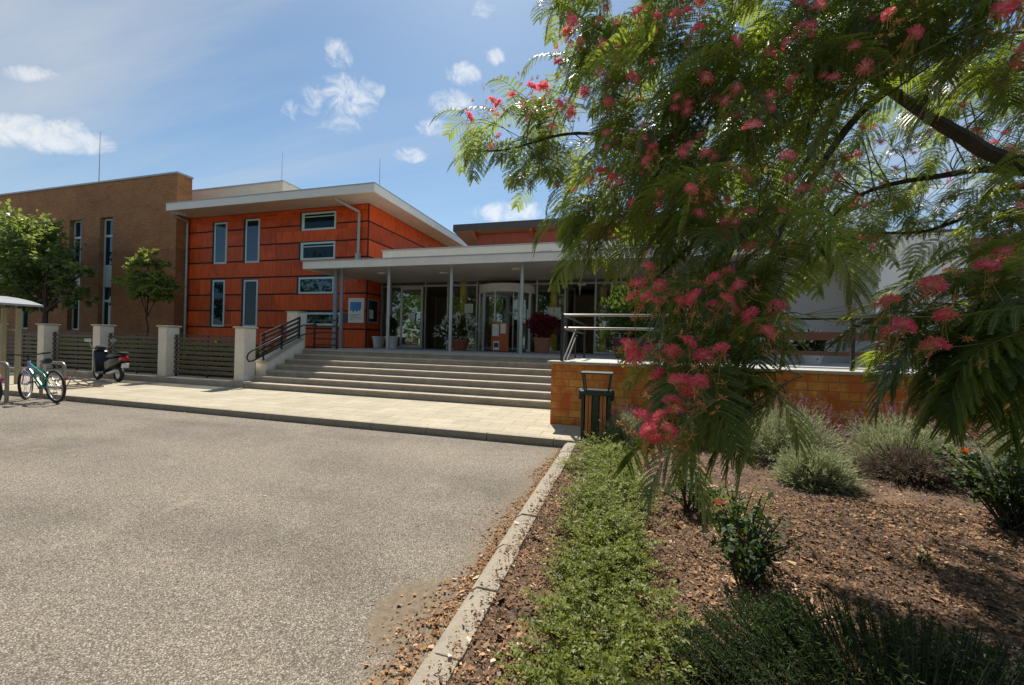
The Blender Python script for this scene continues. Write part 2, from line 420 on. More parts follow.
M_TLEAF2 = leaf_mat('young_leaf', (0.09, 0.14, 0.03), (0.20, 0.25, 0.07), (0.40, 0.48, 0.08), 0.4, 0.4)
M_COVER = leaf_mat('cover_leaf', (0.030, 0.055, 0.010), (0.21, 0.24, 0.036), (0.36, 0.42, 0.05), 0.33, 0.5, spec=0.3)
M_LAV = leaf_mat('lavender_leaf', (0.24, 0.27, 0.14), (0.46, 0.48, 0.29), (0.40, 0.44, 0.22), 0.3, 0.7, spec=0.2)
M_LAVDRY = leaf_mat('dry_lavender_stem', (0.10, 0.075, 0.055), (0.20, 0.165, 0.125), (0.2, 0.15, 0.1), 0.2, 0.8, spec=0.1)
M_LAVFL = leaf_mat('lavender_flower', (0.20, 0.11, 0.15), (0.42, 0.28, 0.33), (0.3, 0.2, 0.3), 0.25, 0.8, spec=0.1)
M_ROSE = leaf_mat('glossy_dark_leaf', (0.014, 0.034, 0.012), (0.035, 0.065, 0.02), (0.14, 0.22, 0.03), 0.25, 0.6, spec=0.3)
M_YEW = leaf_mat('yew_needle', (0.012, 0.030, 0.007), (0.040, 0.075, 0.013), (0.10, 0.18, 0.02), 0.25, 0.55, spec=0.2)
M_GREENL = leaf_mat('shrub_leaf', (0.030, 0.062, 0.015), (0.085, 0.13, 0.03), (0.22, 0.32, 0.04), 0.3, 0.6, spec=0.3)
M_DKRED = leaf_mat('dark_red_leaf', (0.14, 0.016, 0.028), (0.30, 0.040, 0.065), (0.30, 0.03, 0.05), 0.3, 0.45)
M_VARIE = leaf_mat('white_flower', (0.75, 0.74, 0.68), (0.85, 0.84, 0.78), (0.6, 0.6, 0.5), 0.3, 0.6)


# ------------------------------------------------------------------ mesh building
class MB:
    def __init__(s):
        s.v, s.f = [], []

    def add(s, vs_, fs_):
        o = len(s.v)
        s.v += [tuple(x) for x in vs_]
        s.f += [tuple(i + o for i in f) for f in fs_]
        return s

    def box(s, x0, x1, y0, y1, z0, z1):
        v_ = [(x0, y0, z0), (x1, y0, z0), (x1, y1, z0), (x0, y1, z0), (x0, y0, z1), (x1, y0, z1), (x1, y1, z1), (x0, y1, z1)]
        return s.add(v_, [(0, 3, 2, 1), (4, 5, 6, 7), (0, 1, 5, 4), (1, 2, 6, 5), (2, 3, 7, 6), (3, 0, 4, 7)])

    def obox(s, c, size, rot=(0, 0, 0)):
        m = Euler(rot).to_matrix()
        hx, hy, hz_ = (q / 2 for q in size)
        v_ = [Vector(c) + m @ Vector((a * hx, b * hy, d * hz_)) for d in (-1, 1) for a, b in ((-1, -1), (1, -1), (1, 1), (-1, 1))]
        return s.add(v_, [(0, 3, 2, 1), (4, 5, 6, 7), (0, 1, 5, 4), (1, 2, 6, 5), (2, 3, 7, 6), (3, 0, 4, 7)])

    def tube(s, pts, r, n=8, cap=True):
        pts = [Vector(p) for p in pts]
        rs = r if isinstance(r, (list, tuple)) else [r] * len(pts)
        v_, f_ = [], []
        prev = None
        for i, p in enumerate(pts):
            t = (pts[min(i + 1, len(pts) - 1)] - pts[max(i - 1, 0)]).normalized()
            if prev is None:
                a = t.orthogonal().normalized()
            else:
                a = prev - prev.dot(t) * t
                a = a.normalized() if a.length > 1e-6 else t.orthogonal().normalized()
            prev = a
            b = t.cross(a)
            for k in range(n):
                an = 2 * math.pi * k / n
                v_.append(p + (a * math.cos(an) + b * math.sin(an)) * rs[i])
        for i in range(len(pts) - 1):
            for k in range(n):
                k2 = (k + 1) % n
                f_.append((i * n + k, i * n + k2, (i + 1) * n + k2, (i + 1) * n + k))
        if cap:
            f_.append(tuple(range(n - 1, -1, -1)))
            f_.append(tuple((len(pts) - 1) * n + k for k in range(n)))
        return s.add(v_, f_)

    def lathe(s, c, prof, n=20, axis='Z', cap=True):
        v_, f_ = [], []
        for r, h in prof:
            for k in range(n):
                a = 2 * math.pi * k / n
                q = (r * math.cos(a), r * math.sin(a), h)
                if axis == 'Y':
                    q = (q[0], h, q[1])
                elif axis == 'X':
                    q = (h, q[0], q[1])
                v_.append((c[0] + q[0], c[1] + q[1], c[2] + q[2]))
        for i in range(len(prof) - 1):
            for k in range(n):
                k2 = (k + 1) % n
                f_.append((i * n + k, i * n + k2, (i + 1) * n + k2, (i + 1) * n + k))
        if cap:
            f_.append(tuple(range(n - 1, -1, -1)))
            f_.append(tuple((len(prof) - 1) * n + k for k in range(n)))
        return s.add(v_, f_)

    def prism(s, poly, axis, a0, a1):
        """poly in the two other axes (in xyz order), extruded along axis"""
        n = len(poly)

        def mk(a, b, d):
            return {'X': (d, a, b), 'Y': (a, d, b), 'Z': (a, b, d)}[axis]
        v_ = [mk(a, b, a0) for a, b in poly] + [mk(a, b, a1) for a, b in poly]
        f_ = [tuple(range(n - 1, -1, -1)), tuple(range(n, 2 * n))]
        f_ += [(i, (i + 1) % n, n + (i + 1) % n, n + i) for i in range(n)]
        return s.add(v_, f_)

    def torus(s, c, R_, r, n=28, m=8, axis='Y'):
        pts = []
        for i in range(n):
            a = 2 * math.pi * i / n
            for j in range(m):
                b = 2 * math.pi * j / m
                q = ((R_ + r * math.cos(b)) * math.cos(a), r * math.sin(b), (R_ + r * math.cos(b)) * math.sin(a))
                if axis == 'Z':
                    q = (q[0], q[2], q[1])
                pts.append((c[0] + q[0], c[1] + q[1], c[2] + q[2]))
        f_ = [(i * m + j, ((i + 1) % n) * m + j, ((i + 1) % n) * m + (j + 1) % m, i * m + (j + 1) % m) for i in range(n) for j in range(m)]
        return s.add(pts, f_)

    def build(s, name, mat, parent=None, bevel=0.0, smooth=False, world=True, rnd=False):
        off = Vector((0, 0, 0))
        if parent is not None and world:
            q = parent
            while q is not None:
                off += q.location
                q = q.parent
        me = bpy.data.meshes.new(name)
        me.from_pydata([tuple(Vector(p) - off) for p in s.v], [], s.f)
        bm = bmesh.new()
        bm.from_mesh(me)
        bmesh.ops.recalc_face_normals(bm, faces=bm.faces)
        if bevel:
            es = [e for e in bm.edges if len(e.link_faces) == 2 and e.calc_face_angle(0) > 0.5]
            bmesh.ops.bevel(bm, geom=es, offset=bevel, segments=2, affect='EDGES', profile=0.6)
        bm.to_mesh(me)
        bm.free()
        if rnd:
            a = me.attributes.new('rnd', 'FLOAT', 'FACE')
            vals = []
            cur = {}
            # one value per closed box (six faces)
            for i in range(len(me.polygons)):
                kx = i // 6
                if kx not in cur:
                    cur[kx] = random.random()
                vals.append(cur[kx])
            a.data.foreach_set('value', vals)
        me.materials.append(mat)
        if smooth:
            me.shade_smooth()
            if smooth != 'all':
                me.set_sharp_from_angle(angle=R(40))
        o = bpy.data.objects.new(name, me)
        COL.objects.link(o)
        if parent is not None:
            o.parent = parent
        return o


def quads_obj(name, V, mats, parent=None, rnd=None, matidx=None, world=True):
    """V: (n,4,3) float array of separate quads -> one mesh object; rnd: one value per quad"""
    V = np.asarray(V, dtype=np.float32)
    n = len(V)
    if parent is not None and world:
        off = np.zeros(3, np.float32)
        q = parent
        while q is not None:
            off += np.array(q.location, np.float32)
            q = q.parent
        V = V - off
    me = bpy.data.meshes.new(name)
    me.vertices.add(n * 4)
    me.vertices.foreach_set('co', V.reshape(-1))
    me.loops.add(n * 4)
    me.loops.foreach_set('vertex_index', np.arange(n * 4, dtype=np.int32))
    me.polygons.add(n)
    me.polygons.foreach_set('loop_start', np.arange(0, n * 4, 4, dtype=np.int32))
    if not isinstance(mats, (list, tuple)):
        mats = [mats]
    for m in mats:
        me.materials.append(m)
    if matidx is not None:
        me.polygons.foreach_set('material_index', np.asarray(matidx, np.int32))
    me.update(calc_edges=True)
    if rnd is None:
        rnd = RNG.random(n)
    a = me.attributes.new('rnd', 'FLOAT', 'FACE')
    a.data.foreach_set('value', np.asarray(rnd, np.float32))
    o = bpy.data.objects.new(name, me)
    COL.objects.link(o)
    if parent is not None:
        o.parent = parent
    return o


def norm(a):
    return a / np.maximum(np.linalg.norm(a, axis=-1, keepdims=True), 1e-9)


def leaves(base, direc, length, width, fold=0.25, twist=None):
    """rhombic leaf quads: base (n,3), direction (n,3), length, width (n,)"""
    n = len(base)
    d = norm(direc)
    ref = np.tile(np.array([0, 0, 1.0]), (n, 1)) + RNG.normal(0, 0.6 if twist is None else twist, (n, 3))
    w = norm(np.cross(d, ref))
    up = np.cross(w, d)
    L = np.asarray(length).reshape(-1, 1)
    W = np.asarray(width).reshape(-1, 1)
    mid = base + d * L * 0.48
    return np.stack([base, mid + w * W * 0.5 + up * W * fold, base + d * L, mid - w * W * 0.5 + up * W * fold], axis=1)


def sphere_dirs(n, zbias=0.0):
    d = RNG.normal(0, 1, (n, 3))
    d[:, 2] += zbias
    return norm(d)


def thing(name, label, cat, loc=(0, 0, 0), rotz=0.0, group=None):
    o = bpy.data.objects.new(name, None)
    o.empty_display_size = 0.2
    COL.objects.link(o)
    o.location = loc
    o.rotation_euler = (0, 0, rotz)
    o['label'] = label
    o['category'] = cat
    if group:
        o['group'] = group
    return o


def tag(o, label, cat, group=None):
    o['label'] = label
    o['category'] = cat
    if group:
        o['group'] = group
    return o


def struct(o, kind='structure', label=None, cat=None):
    o['kind'] = kind
    if label:
        o['label'] = label
    if cat:
        o['category'] = cat
    return o


def kids(o):
    return [c for c in bpy.data.objects if c.parent == o]


def dup(root, loc, rotz=None, label=None, group=None):
    r = root.copy()
    COL.objects.link(r)
    r.location = loc
    if rotz is not None:
        r.rotation_euler = (0, 0, rotz)
    if label:
        r['label'] = label
    if group:
        r['group'] = group
    for ch in kids(root):
        c = ch.copy()
        COL.objects.link(c)
        c.parent = r
        for g in kids(ch):
            d = g.copy()
            COL.objects.link(d)
            d.parent = c
    return r


# ------------------------------------------------------------------ ground, road, pavement
P_Z = 1.015           # terrace level
b = MB().box(-400, 400, -400, 400, -0.6, -0.16)
struct(b.build('ground', M_GROUND), label='wide flat ground running off to the horizon', cat='ground')
b = MB().box(-60, -0.832, -40, 5.70, -0.158, -0.10)
struct(b.build('road', M_ROAD), label='pale chip sealed road in front of the building', cat='road')
# pavement with its dark front kerb
b = MB().box(-60, -0.36, 5.80, 8.378, -0.155, 0.0)
b.box(-0.36, -0.30, 5.80, 6.80, -0.155, -0.006)
struct(b.build('pavement', M_PAVE), label='beige paved path below the steps', cat='pavement')
b = MB()
x = -60.0
while x < -0.9:
    w = 1.0
    b.box(x + 0.004, min(x + w, -0.66) - 0.004, 5.702, 5.797, -0.155, 0.004)
    x += w
struct(b.build('pavement_kerb', M_KERB, bevel=0.008), label='low kerb edging the beige pavement', cat='kerb')
# long kerb beside the planting bed
b = MB()
y = -3.4
i = 0
while y < 5.6:
    y1 = min(y + 0.5, 5.69)
    dx = random.uniform(-0.006, 0.006)
    dz = random.uniform(-0.006, 0.006)
    b.prism([(-0.83 + dx, -0.155), (-0.66 + dx, -0.155), (-0.66 + dx, 0.004 + dz), (-0.775 + dx, 0.006 + dz), (-0.815 + dx, -0.022 + dz)], 'Y', y + 0.005, y1 - 0.005)
    y += 0.5
struct(b.build('kerb', M_KERB, bevel=0.006), label='weathered concrete kerb between road and planting bed', cat='kerb')


# planting bed soil, gently mounded
def bed_h(x, y):
    return (-0.012 + 0.09 * np.clip((x + 0.6) / 3.0, 0, 1) * np.clip((6.8 - y) / 2.0, 0, 1) ** 0.5
            + 0.018 * np.sin(x * 3.1 + 1.3 * np.sin(y * 2.2)) * np.cos(y * 2.7) + 0.010 * np.sin(x * 9.0 + y * 7.0) * np.sin(y * 11 - x * 4))


nx, ny = 150, 110
gx = np.linspace(-0.66, 11.0, nx)
gy = np.linspace(-2.0, 6.81, ny)
XX, YY = np.meshgrid(gx, gy)
ZZ = bed_h(XX, YY)
ZZ = np.where((XX < -0.28) & (YY > 5.6), -0.10, ZZ)
vv = np.stack([XX, YY, ZZ], -1).reshape(-1, 3)
ff = [(j * nx + i, j * nx + i + 1, (j + 1) * nx + i + 1, (j + 1) * nx + i) for j in range(ny - 1) for i in range(nx - 1)]
b = MB()
b.v = [tuple(p) for p in vv]
b.f = ff
o = b.build('soil_bed', M_SOIL, smooth='all')
struct(o, label='brown soil of the planting bed', cat='soil')

# lawn behind the fence
b = MB().box(-60, -10.45, 9.05, 14.85, -0.155, 0.10)
struct(b.build('lawn', M_LAWN), label='strip of lawn behind the slat fence', cat='lawn')

# ------------------------------------------------------------------ steps and terrace
RIS, TR = 0.145, 0.33
Y0 = 8.38
st = thing('entrance_steps', 'broad flight of seven grey concrete steps up to the entrance', 'steps', (-5.6, Y0, 0))
for k in range(7):
    z1 = RIS * (k + 1)
    b = MB()
    yn = Y0 + TR * k
    # slabs laid end to end, 1.9 m long, slight nosing
    xx = -9.75
    while xx < -1.36:
        x1 = min(xx + 1.63, -1.35)
        b.box(xx + 0.003, x1 - 0.003, yn - 0.022, yn + TR + 0.03 if k < 6 else yn + 0.42, z1 - 0.045, z1)
        xx += 1.63
    b.box(-9.75, -1.35, yn, yn + TR + 0.0 if k < 6 else yn + 0.42, z1 - RIS if k == 0 else z1 - RIS - 0.03, z1 - 0.046)
    b.build('step', M_STEP, st, bevel=0.006)
b = MB().box(-10.2, 14.0, Y0 + TR * 6 + 0.425, 16.9, -0.15, P_Z)
b.box(-1.245, 14.0, 7.20, Y0 + TR * 6 + 0.42, -0.15, P_Z)
struct(b.build('terrace_floor', M_TERR), label='grey terrace floor under the canopy', cat='terrace')

# plinth under the fence, left of the steps
b = MB().box(-60, -9.80, 8.385, 9.04, -0.15, 0.147)
tag(b.build('fence_plinth', M_STEP, bevel=0.01), 'low concrete plinth carrying the slat fence and pillars', 'plinth')

# sloping wing wall on the left of the steps
ww = thing('wing_wall', 'sloping grey concrete wing wall beside the left end of the steps', 'wall', (-9.95, 9.4, 0))
b = MB().prism([(9.06, -0.15), (10.40, -0.15), (10.40, 1.30), (9.06, 0.62)], 'X', -10.15, -9.76)
b.build('wall_body', M_PILLAR, ww, bevel=0.01)
b = MB().prism([(9.04, 0.625), (10.40, 1.305), (10.40, 1.36), (9.04, 0.68)], 'X', -10.18, -9.74)
b.build('coping', M_CAP, ww)

# ------------------------------------------------------------------ fence and pillars
PIL = [(-10.32, 'cream gate pillar standing at the foot of the steps', ), (-13.22, 'cream fence pillar behind the small young tree'),
       (-16.05, 'cream fence pillar just behind the parked scooter'), (-18.75, 'cream fence pillar behind the green bicycle'),
       (-21.6, 'cream fence pillar behind the bike shelter posts')]
p0 = None
for xl, lab in PIL:
    if p0 is None:
        p0 = thing('fence_pillar', lab, 'pillar', (xl, 8.55, 0.147), group='cream pillars of the slat fence')
        MB().box(0, 0.33, 0, 0.36, 0, 1.43).build('shaft', M_PILLAR, p0, bevel=0.012, world=False)
        MB().box(-0.04, 0.37, -0.04, 0.40, 1.432, 1.475).build('cap', M_CAP, p0, bevel=0.01, world=False)
    else:
        dup(p0, (xl, 8.55, 0.147), label=lab)
up = thing('fence_pillar', 'tall cream pillar at the top of the wing wall', 'pillar', (-10.46, 10.42, 0.0), group='cream pillars of the slat fence')
MB().box(0, 0.40, 0, 0.36, -0.15, 2.17).build('shaft', M_PILLAR, up, bevel=0.012, world=False)
MB().box(-0.03, 0.43, -0.03, 0.39, 2.172, 2.205).build('cap', M_CAP, up, bevel=0.01, world=False)

FEN = [(-12.86, -10.33, 'dark slat fence panel next to the steps'), (-15.69, -13.23, 'dark slat fence panel right behind the scooter'),
       (-18.39, -16.06, 'dark slat fence panel behind the green bicycle'), (-21.24, -18.76, 'dark slat fence panel behind the bike shelter')]
for x0, x1, lab in FEN:
    t = thing('slat_fence', lab, 'fence', ((x0 + x1) / 2, 8.77, 0.147), group='dark slat fence panels between the pillars')
    b = MB()
    for k in range(8):
        z0 = 0.25 + k * 0.138
        b.box(x0 + 0.01, x1 - 0.01, 8.742, 8.764, z0, z0 + 0.082)
    b.build('slats', M_BROWNIRON, t)
    for xp in (x0 + 0.05, (x0 + x1) / 2, x1 - 0.05):
        MB().box(xp - 0.022, xp + 0.022, 8.766, 8.806, 0.147, 1.33).build('post', M_IRON, t)
    MB().box(x0 + 0.005, x1 - 0.005, 8.75, 8.80, 1.335, 1.365).build('top_rail', M_IRON, t)

# stair railing on the left: sloping slats and a looped grab rail
t = thing('stair_railing', 'dark sloping stair railing with looped steel handrail on the wing wall', 'railing', (-9.95, 9.0, 0.6))
b = MB()
for k in range(5):
    za = 0.86 + k * 0.128
    b.add([(-9.97, 9.02, za), (-9.93, 9.02, za), (-9.93, 10.40, za + 0.585), (-9.97, 10.40, za + 0.585),
           (-9.97, 9.02, za + 0.06), (-9.93, 9.02, za + 0.06), (-9.93, 10.40, za + 0.645), (-9.97, 10.40, za + 0.645)],
          [(0, 3, 2, 1), (4, 5, 6, 7), (0, 1, 5, 4), (1, 2, 6, 5), (2, 3, 7, 6), (3, 0, 4, 7)])
b.build('slats', M_BROWNIRON, t)
for yp in (9.08, 9.7, 10.36):
    zb = 0.68 + (yp - 9.04) * 0.5
    MB().box(-9.925, -9.885, yp - 0.02, yp + 0.02, zb - 0.02, 1.45 + (yp - 9.02) * 0.424).build('post', M_IRON, t)
hp = [(-9.78, 10.95, 1.80), (-9.78, 10.4, 1.76), (-9.78, 8.62, 0.98), (-9.78, 8.50, 0.90), (-9.78, 8.46, 0.78), (-9.78, 8.52, 0.69), (-9.78, 8.66, 0.71), (-9.78, 10.4, 1.47), (-9.78, 10.95, 1.52)]
MB().tube(hp, 0.021, 8).build('handrail', M_IRON, t, smooth=True)

# short landing railing under the canopy
t = thing('landing_railing', 'short dark slat railing on the landing by the red wall', 'railing', (-9.7, 11.0, P_Z))
b = MB()
for k in range(5):
    z0 = 1.12 + k * 0.20
    b.box(-9.98, -9.05, 11.0, 11.03, z0, z0 + 0.055)
b.build('slats', M_BROWNIRON, t)
for xp in (-9.95, -9.08):
    MB().box(xp - 0.02, xp + 0.02, 11.032, 11.07, P_Z, 2.05).build('post', M_IRON, t)

# ------------------------------------------------------------------ orange tiled retaining wall
t = thing('retaining_wall', 'orange clay tiled retaining wall with a pale stone cap', 'wall', (4, 6.9, 0))
MB().box(-1.262, 14, 6.822, 7.19, -0.2, 1.015).build('wall_body', M_TILE, t)
b = MB()
xx = -1.33
while xx < 14:
    b.box(xx + 0.002, xx + 1.0 - 0.002, 6.775, 7.21, 1.017, 1.062)
    xx += 1.0
b.build('stone_cap', M_CAP, t, bevel=0.006)

# railings on the wall
t = thing('terrace_railing', 'railing with two bright steel rails and dark corner post above the litter bin', 'railing', (-1.1, 7.0, 1.06))
MB().box(-1.14, -1.09, 6.97, 7.02, 1.062, 1.87).build('post', M_IRON, t)
MB().box(1.13, 1.18, 6.97, 7.02, 1.062, 1.87).build('post', M_IRON, t)
for z in (1.855, 1.63):
    MB().tube([(-1.1, 6.99, z), (1.16, 6.99, z)], 0.019, 8).build('steel_rail', M_STEEL, t, smooth=True)
    MB().tube([(-1.08, 7.03, z - 0.01), (-1.08, 10.3, z - 0.01)], 0.019, 8).build('side_rail', M_IRON, t, smooth=True)
MB().box(-1.105, -1.055, 10.28, 10.33, P_Z, 1.87).build('post', M_IRON, t)
t = thing('stair_handrail', 'pair of shiny sloping tubes descending at the right end of the steps', 'handrail', (-1.28, 9.3, 0.5))
for dz in (0, -0.2):
    MB().tube([(-1.29, 10.45, 1.78 + dz), (-1.29, 10.25, 1.75 + dz), (-1.29, 8.42, 1.05 + dz), (-1.29, 8.36, 0.98 + dz)], 0.019, 8).build('steel_rail', M_STEEL, t, smooth=True)
for yp in (10.2, 8.6):
    zt = 1.05 + (yp - 8.42) * 0.382
    MB().tube([(-1.29, yp, 0.15 if yp < 9 else 1.0), (-1.29, yp, zt)], 0.02, 8).build('post', M_IRON, t, smooth=True)
t = thing('terrace_railing', 'dark iron railing with one top rail in front of the wooden bench', 'railing', (3.1, 7.0, 1.06))
for xp in (1.35, 3.09, 4.85, 6.6):
    MB().box(xp - 0.022, xp + 0.022, 6.97, 7.014, 1.062, 1.79).build('post', M_IRON, t)
MB().box(1.30, 7.5, 6.965, 7.02, 1.792, 1.825).build('top_rail', M_IRON, t)

# ------------------------------------------------------------------ brown brick wing
bw = thing('brick_wing', 'brown brick wing with flat roof and tall narrow white windows', 'building', (-30, 15, 0))
XB0, XB1, YB = -48.0, -21.98, 14.9
ZTOP = 9.48
wins = [(-27.62, -26.62, 4.98, 7.58), (-30.12, -29.12, 4.98, 7.62), (-27.62, -26.62, 1.5, 3.96), (-30.12, -29.12, 1.5, 3.96),
        (-34.6, -33.6, 4.98, 7.6), (-34.6, -33.6, 1.5, 3.96), (-37.2, -36.2, 4.98, 7.6), (-37.2, -36.2, 1.5, 3.96)]


def wall_rects(x0, x1, z0, z1, holes):
    """split a wall face into rectangles that leave the holes open"""
    zs = sorted({z0, z1, *[h[2] for h in holes], *[h[3] for h in holes]})
    zs = [z for z in zs if z0 <= z <= z1]
    out = []
    for za, zb in zip(zs[:-1], zs[1:]):
        zm = (za + zb) / 2
        hs = sorted((h[0], h[1]) for h in holes if h[2] < zm < h[3])
        cx = x0
        for a, c in hs:
            if a > cx:
                out.append((cx, a, za, zb))
            cx = max(cx, c)
        if cx < x1:
            out.append((cx, x1, za, zb))
    return out


b = MB()
holes = [(w[0], w[1], 1.5, 7.6) for w in wins if w[2] > 4]
for a, c, za, zb in wall_rects(XB0, XB1, -0.15, ZTOP, holes):
    b.add([(a, YB, za), (c, YB, za), (c, YB, zb), (a, YB, zb)], [(0, 1, 2, 3)])
for h in holes:
    a, c, za, zb = h
    b.add([(a, YB, za), (a, YB + 0.28, za), (a, YB + 0.28, zb), (a, YB, zb)], [(0, 1, 2, 3)])
    b.add([(c, YB, za), (c, YB + 0.28, za), (c, YB + 0.28, zb), (c, YB, zb)], [(0, 1, 2, 3)])
    b.add([(a, YB, zb), (c, YB, zb), (c, YB + 0.28, zb), (a, YB + 0.28, zb)], [(0, 1, 2, 3)])
YS = 15.62          # the part next to the red wing is shallow, the rest runs back
XS = -24.3
b.add([(XB1, YB, -0.15), (XB1, YS, -0.15), (XB1, YS, ZTOP), (XB1, YB, ZTOP)], [(0, 1, 2, 3)])
b.add([(XB1, YS, -0.15), (XS, YS, -0.15), (XS, YS, ZTOP), (XB1, YS, ZTOP)], [(0, 1, 2, 3)])
b.add([(XS, YS, -0.15), (XS, 26, -0.15), (XS, 26, ZTOP), (XS, YS, ZTOP)], [(0, 1, 2, 3)])
b.add([(XB0, YB, -0.15), (XB0, 26, -0.15), (XB0, 26, ZTOP), (XB0, YB, ZTOP)], [(0, 1, 2, 3)])
b.add([(XB0, 26, -0.15), (XS, 26, -0.15), (XS, 26, ZTOP), (XB0, 26, ZTOP)], [(0, 1, 2, 3)])
b.add([(XB0, YB, ZTOP), (XS, YB, ZTOP), (XS, 26, ZTOP), (XB0, 26, ZTOP)], [(0, 1, 2, 3)])
b.add([(XS, YB, ZTOP), (XB1, YB, ZTOP), (XB1, YS, ZTOP), (XS, YS, ZTOP)], [(0, 1, 2, 3)])
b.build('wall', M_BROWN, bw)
b = MB().box(XB0 - 0.05, XB1 + 0.05, YB - 0.05, YB + 0.35, ZTOP + 0.003, ZTOP + 0.085)
b.box(XB1 - 0.35, XB1 + 0.05, YB + 0.352, YS + 0.03, ZTOP + 0.003, ZTOP + 0.085)
b.build('parapet_cap', M_PIPE, bw)
for (a, c, za, zb) in wins:
    f = MB()
    yy = YB + 0.20
    f.box(a, a + 0.09, yy, yy + 0.07, za, zb).box(c - 0.09, c, yy, yy + 0.07, za, zb)
    f.box(a + 0.09, c - 0.09, yy, yy + 0.07, za, za + 0.09).box(a + 0.09, c - 0.09, yy, yy + 0.07, zb - 0.09, zb)
    zt = zb - 0.36 * (zb - za) if za > 4 else zb - 0.34 * (zb - za)
    f.box(a + 0.09, c - 0.09, yy, yy + 0.07, zt - 0.06, zt + 0.06)
    fo = f.build('window', M_FRAME, bw)
    MB().box(a + 0.05, c - 0.05, yy + 0.03, yy + 0.05, za + 0.05, zb - 0.05).build('pane', M_PANE, fo)
for (a, c, za, zb) in wins:
    if za > 4:
        MB().box(a, c, YB + 0.19, YB + 0.26, 3.965, 4.975).build('spandrel_panel', M_FRAME, bw)
MB().tube([(-32.65, 17.5, ZTOP), (-32.65, 17.5, 14.2)], [0.035, 0.012], 6).build('lightning_rod', M_PIPE, bw)

# ------------------------------------------------------------------ red wing
rw = thing('red_wing', 'two storey wing clad in red stained boards under a wide flat roof', 'building', (-16, 16, 0))
XR0, XR1, YR = -21.975, -11.2, 15.5
MB().box(XR0, XR1 - 0.03, YR + 0.03, 25.0, -0.15, 7.42).build('wall', M_DARKWALL, rw)
rows = [7.405, 6.62, 5.815, 5.047, 4.247, 3.42, 2.634, 1.813, 0.95, 0.1]
RWIN = [(-20.33, -19.36, 4.97, 7.10, 'tall'), (-18.32, -17.30, 4.97, 7.15, 'tall'), (-20.37, -19.42, 1.84, 4.22, 'tall'), (-18.35, -17.33, 1.84, 4.19, 'tall'),
        (-14.93, -12.92, 6.36, 7.23, 'tilt'), (-14.96, -12.93, 4.99, 5.85, 'tilt'), (-15.03, -12.94, 3.42, 4.235, 'wide'), (-14.6, -12.55, 1.96, 2.60, 'wide')]
b = MB()
G = 0.035
for zt, zb in zip(rows[:-1], rows[1:]):
    zt_, zb_ = zt - G, zb + G
    for a, c, za, zc in wall_rects(XR0, XR1, zb_, zt_, [w[:4] for w in RWIN if w[2] < zt_ and w[3] > zb_]):
        cuts = [a] + [q for q in (-21.1, -19.0, -16.3, -15.35, -13.9, -12.75, -12.3) if a + 0.4 < q < c - 0.4] + [c]
        for q0, q1 in zip(cuts[:-1], cuts[1:]):
            b.box(q0 + (0.004 if q0 > a else 0), q1 - (0.004 if q1 < c else 0), YR - 0.008, YR + 0.028, za, zc)
# side facing right
for zt, zb in zip(rows[:-1], rows[1:]):
    q = YR + 0.03
    while q < 24.9:
        q1 = min(q + 2.1, 25.0)
        if zb > 4.2 or q < 16.5:
            b.box(XR1 - 0.028, XR1 + 0.004, q + 0.006, (q1 if zb > 4.2 else min(q1, 16.62)) - 0.006, zb + G, zt - G)
        q = q1
b.build('cladding', M_RED, rw, rnd=True)
MB().box(XR1 - 0.035, XR1 + 0.012, YR - 0.016, YR + 0.025, 0.1, 7.41).build('corner_trim', M_DARKWALL, rw)
for (a, c, za, zb, kind) in RWIN:
    b = MB()
    e = 0.15 if kind == 'tall' else 0.12
    b.box(a, a + e, YR - 0.012, YR + 0.04, za, zb).box(a, c, YR + 0.022, YR + 0.028, za, zb)  # flat dark strip painted as the shaded jamb of a recessed window
    b.box(a + e, c, YR - 0.012, YR + 0.04, zb - 0.05, zb)
    rv = b.build('window', M_REVEAL_SHADE, rw)
    f = MB()
    a2, zb2 = a + e, zb - 0.05
    fw = 0.085
    f.box(a2, a2 + fw, YR - 0.022, YR + 0.016, za, zb2).box(c - fw, c, YR - 0.022, YR + 0.016, za, zb2)
    f.box(a2 + fw, c - fw, YR - 0.022, YR + 0.016, za, za + fw).box(a2 + fw, c - fw, YR - 0.022, YR + 0.016, zb2 - fw, zb2)
    f.build('frame', M_FRAME, rv)
    if kind == 'tilt':
        # sash hinged at its foot and tipped into the room, top edge dropped back
        s_ = MB()
        s_.box(a2 + fw, a2 + fw + 0.06, YR - 0.018, YR + 0.012, za + fw, zb2 - fw)
        s_.box(a2 + fw, c - fw, YR - 0.018, YR + 0.012, zb2 - fw - 0.13, zb2 - fw - 0.09)
        s_.build('sash', M_FRAME, rv)
    MB().box(a2 + 0.04, c - 0.04, YR - 0.006, YR + 0.004, za + 0.04, zb2 - 0.04).build('pane', M_PANE2 if (za < 3 and kind == 'tall') or kind == 'tilt' else M_PANE, rv)
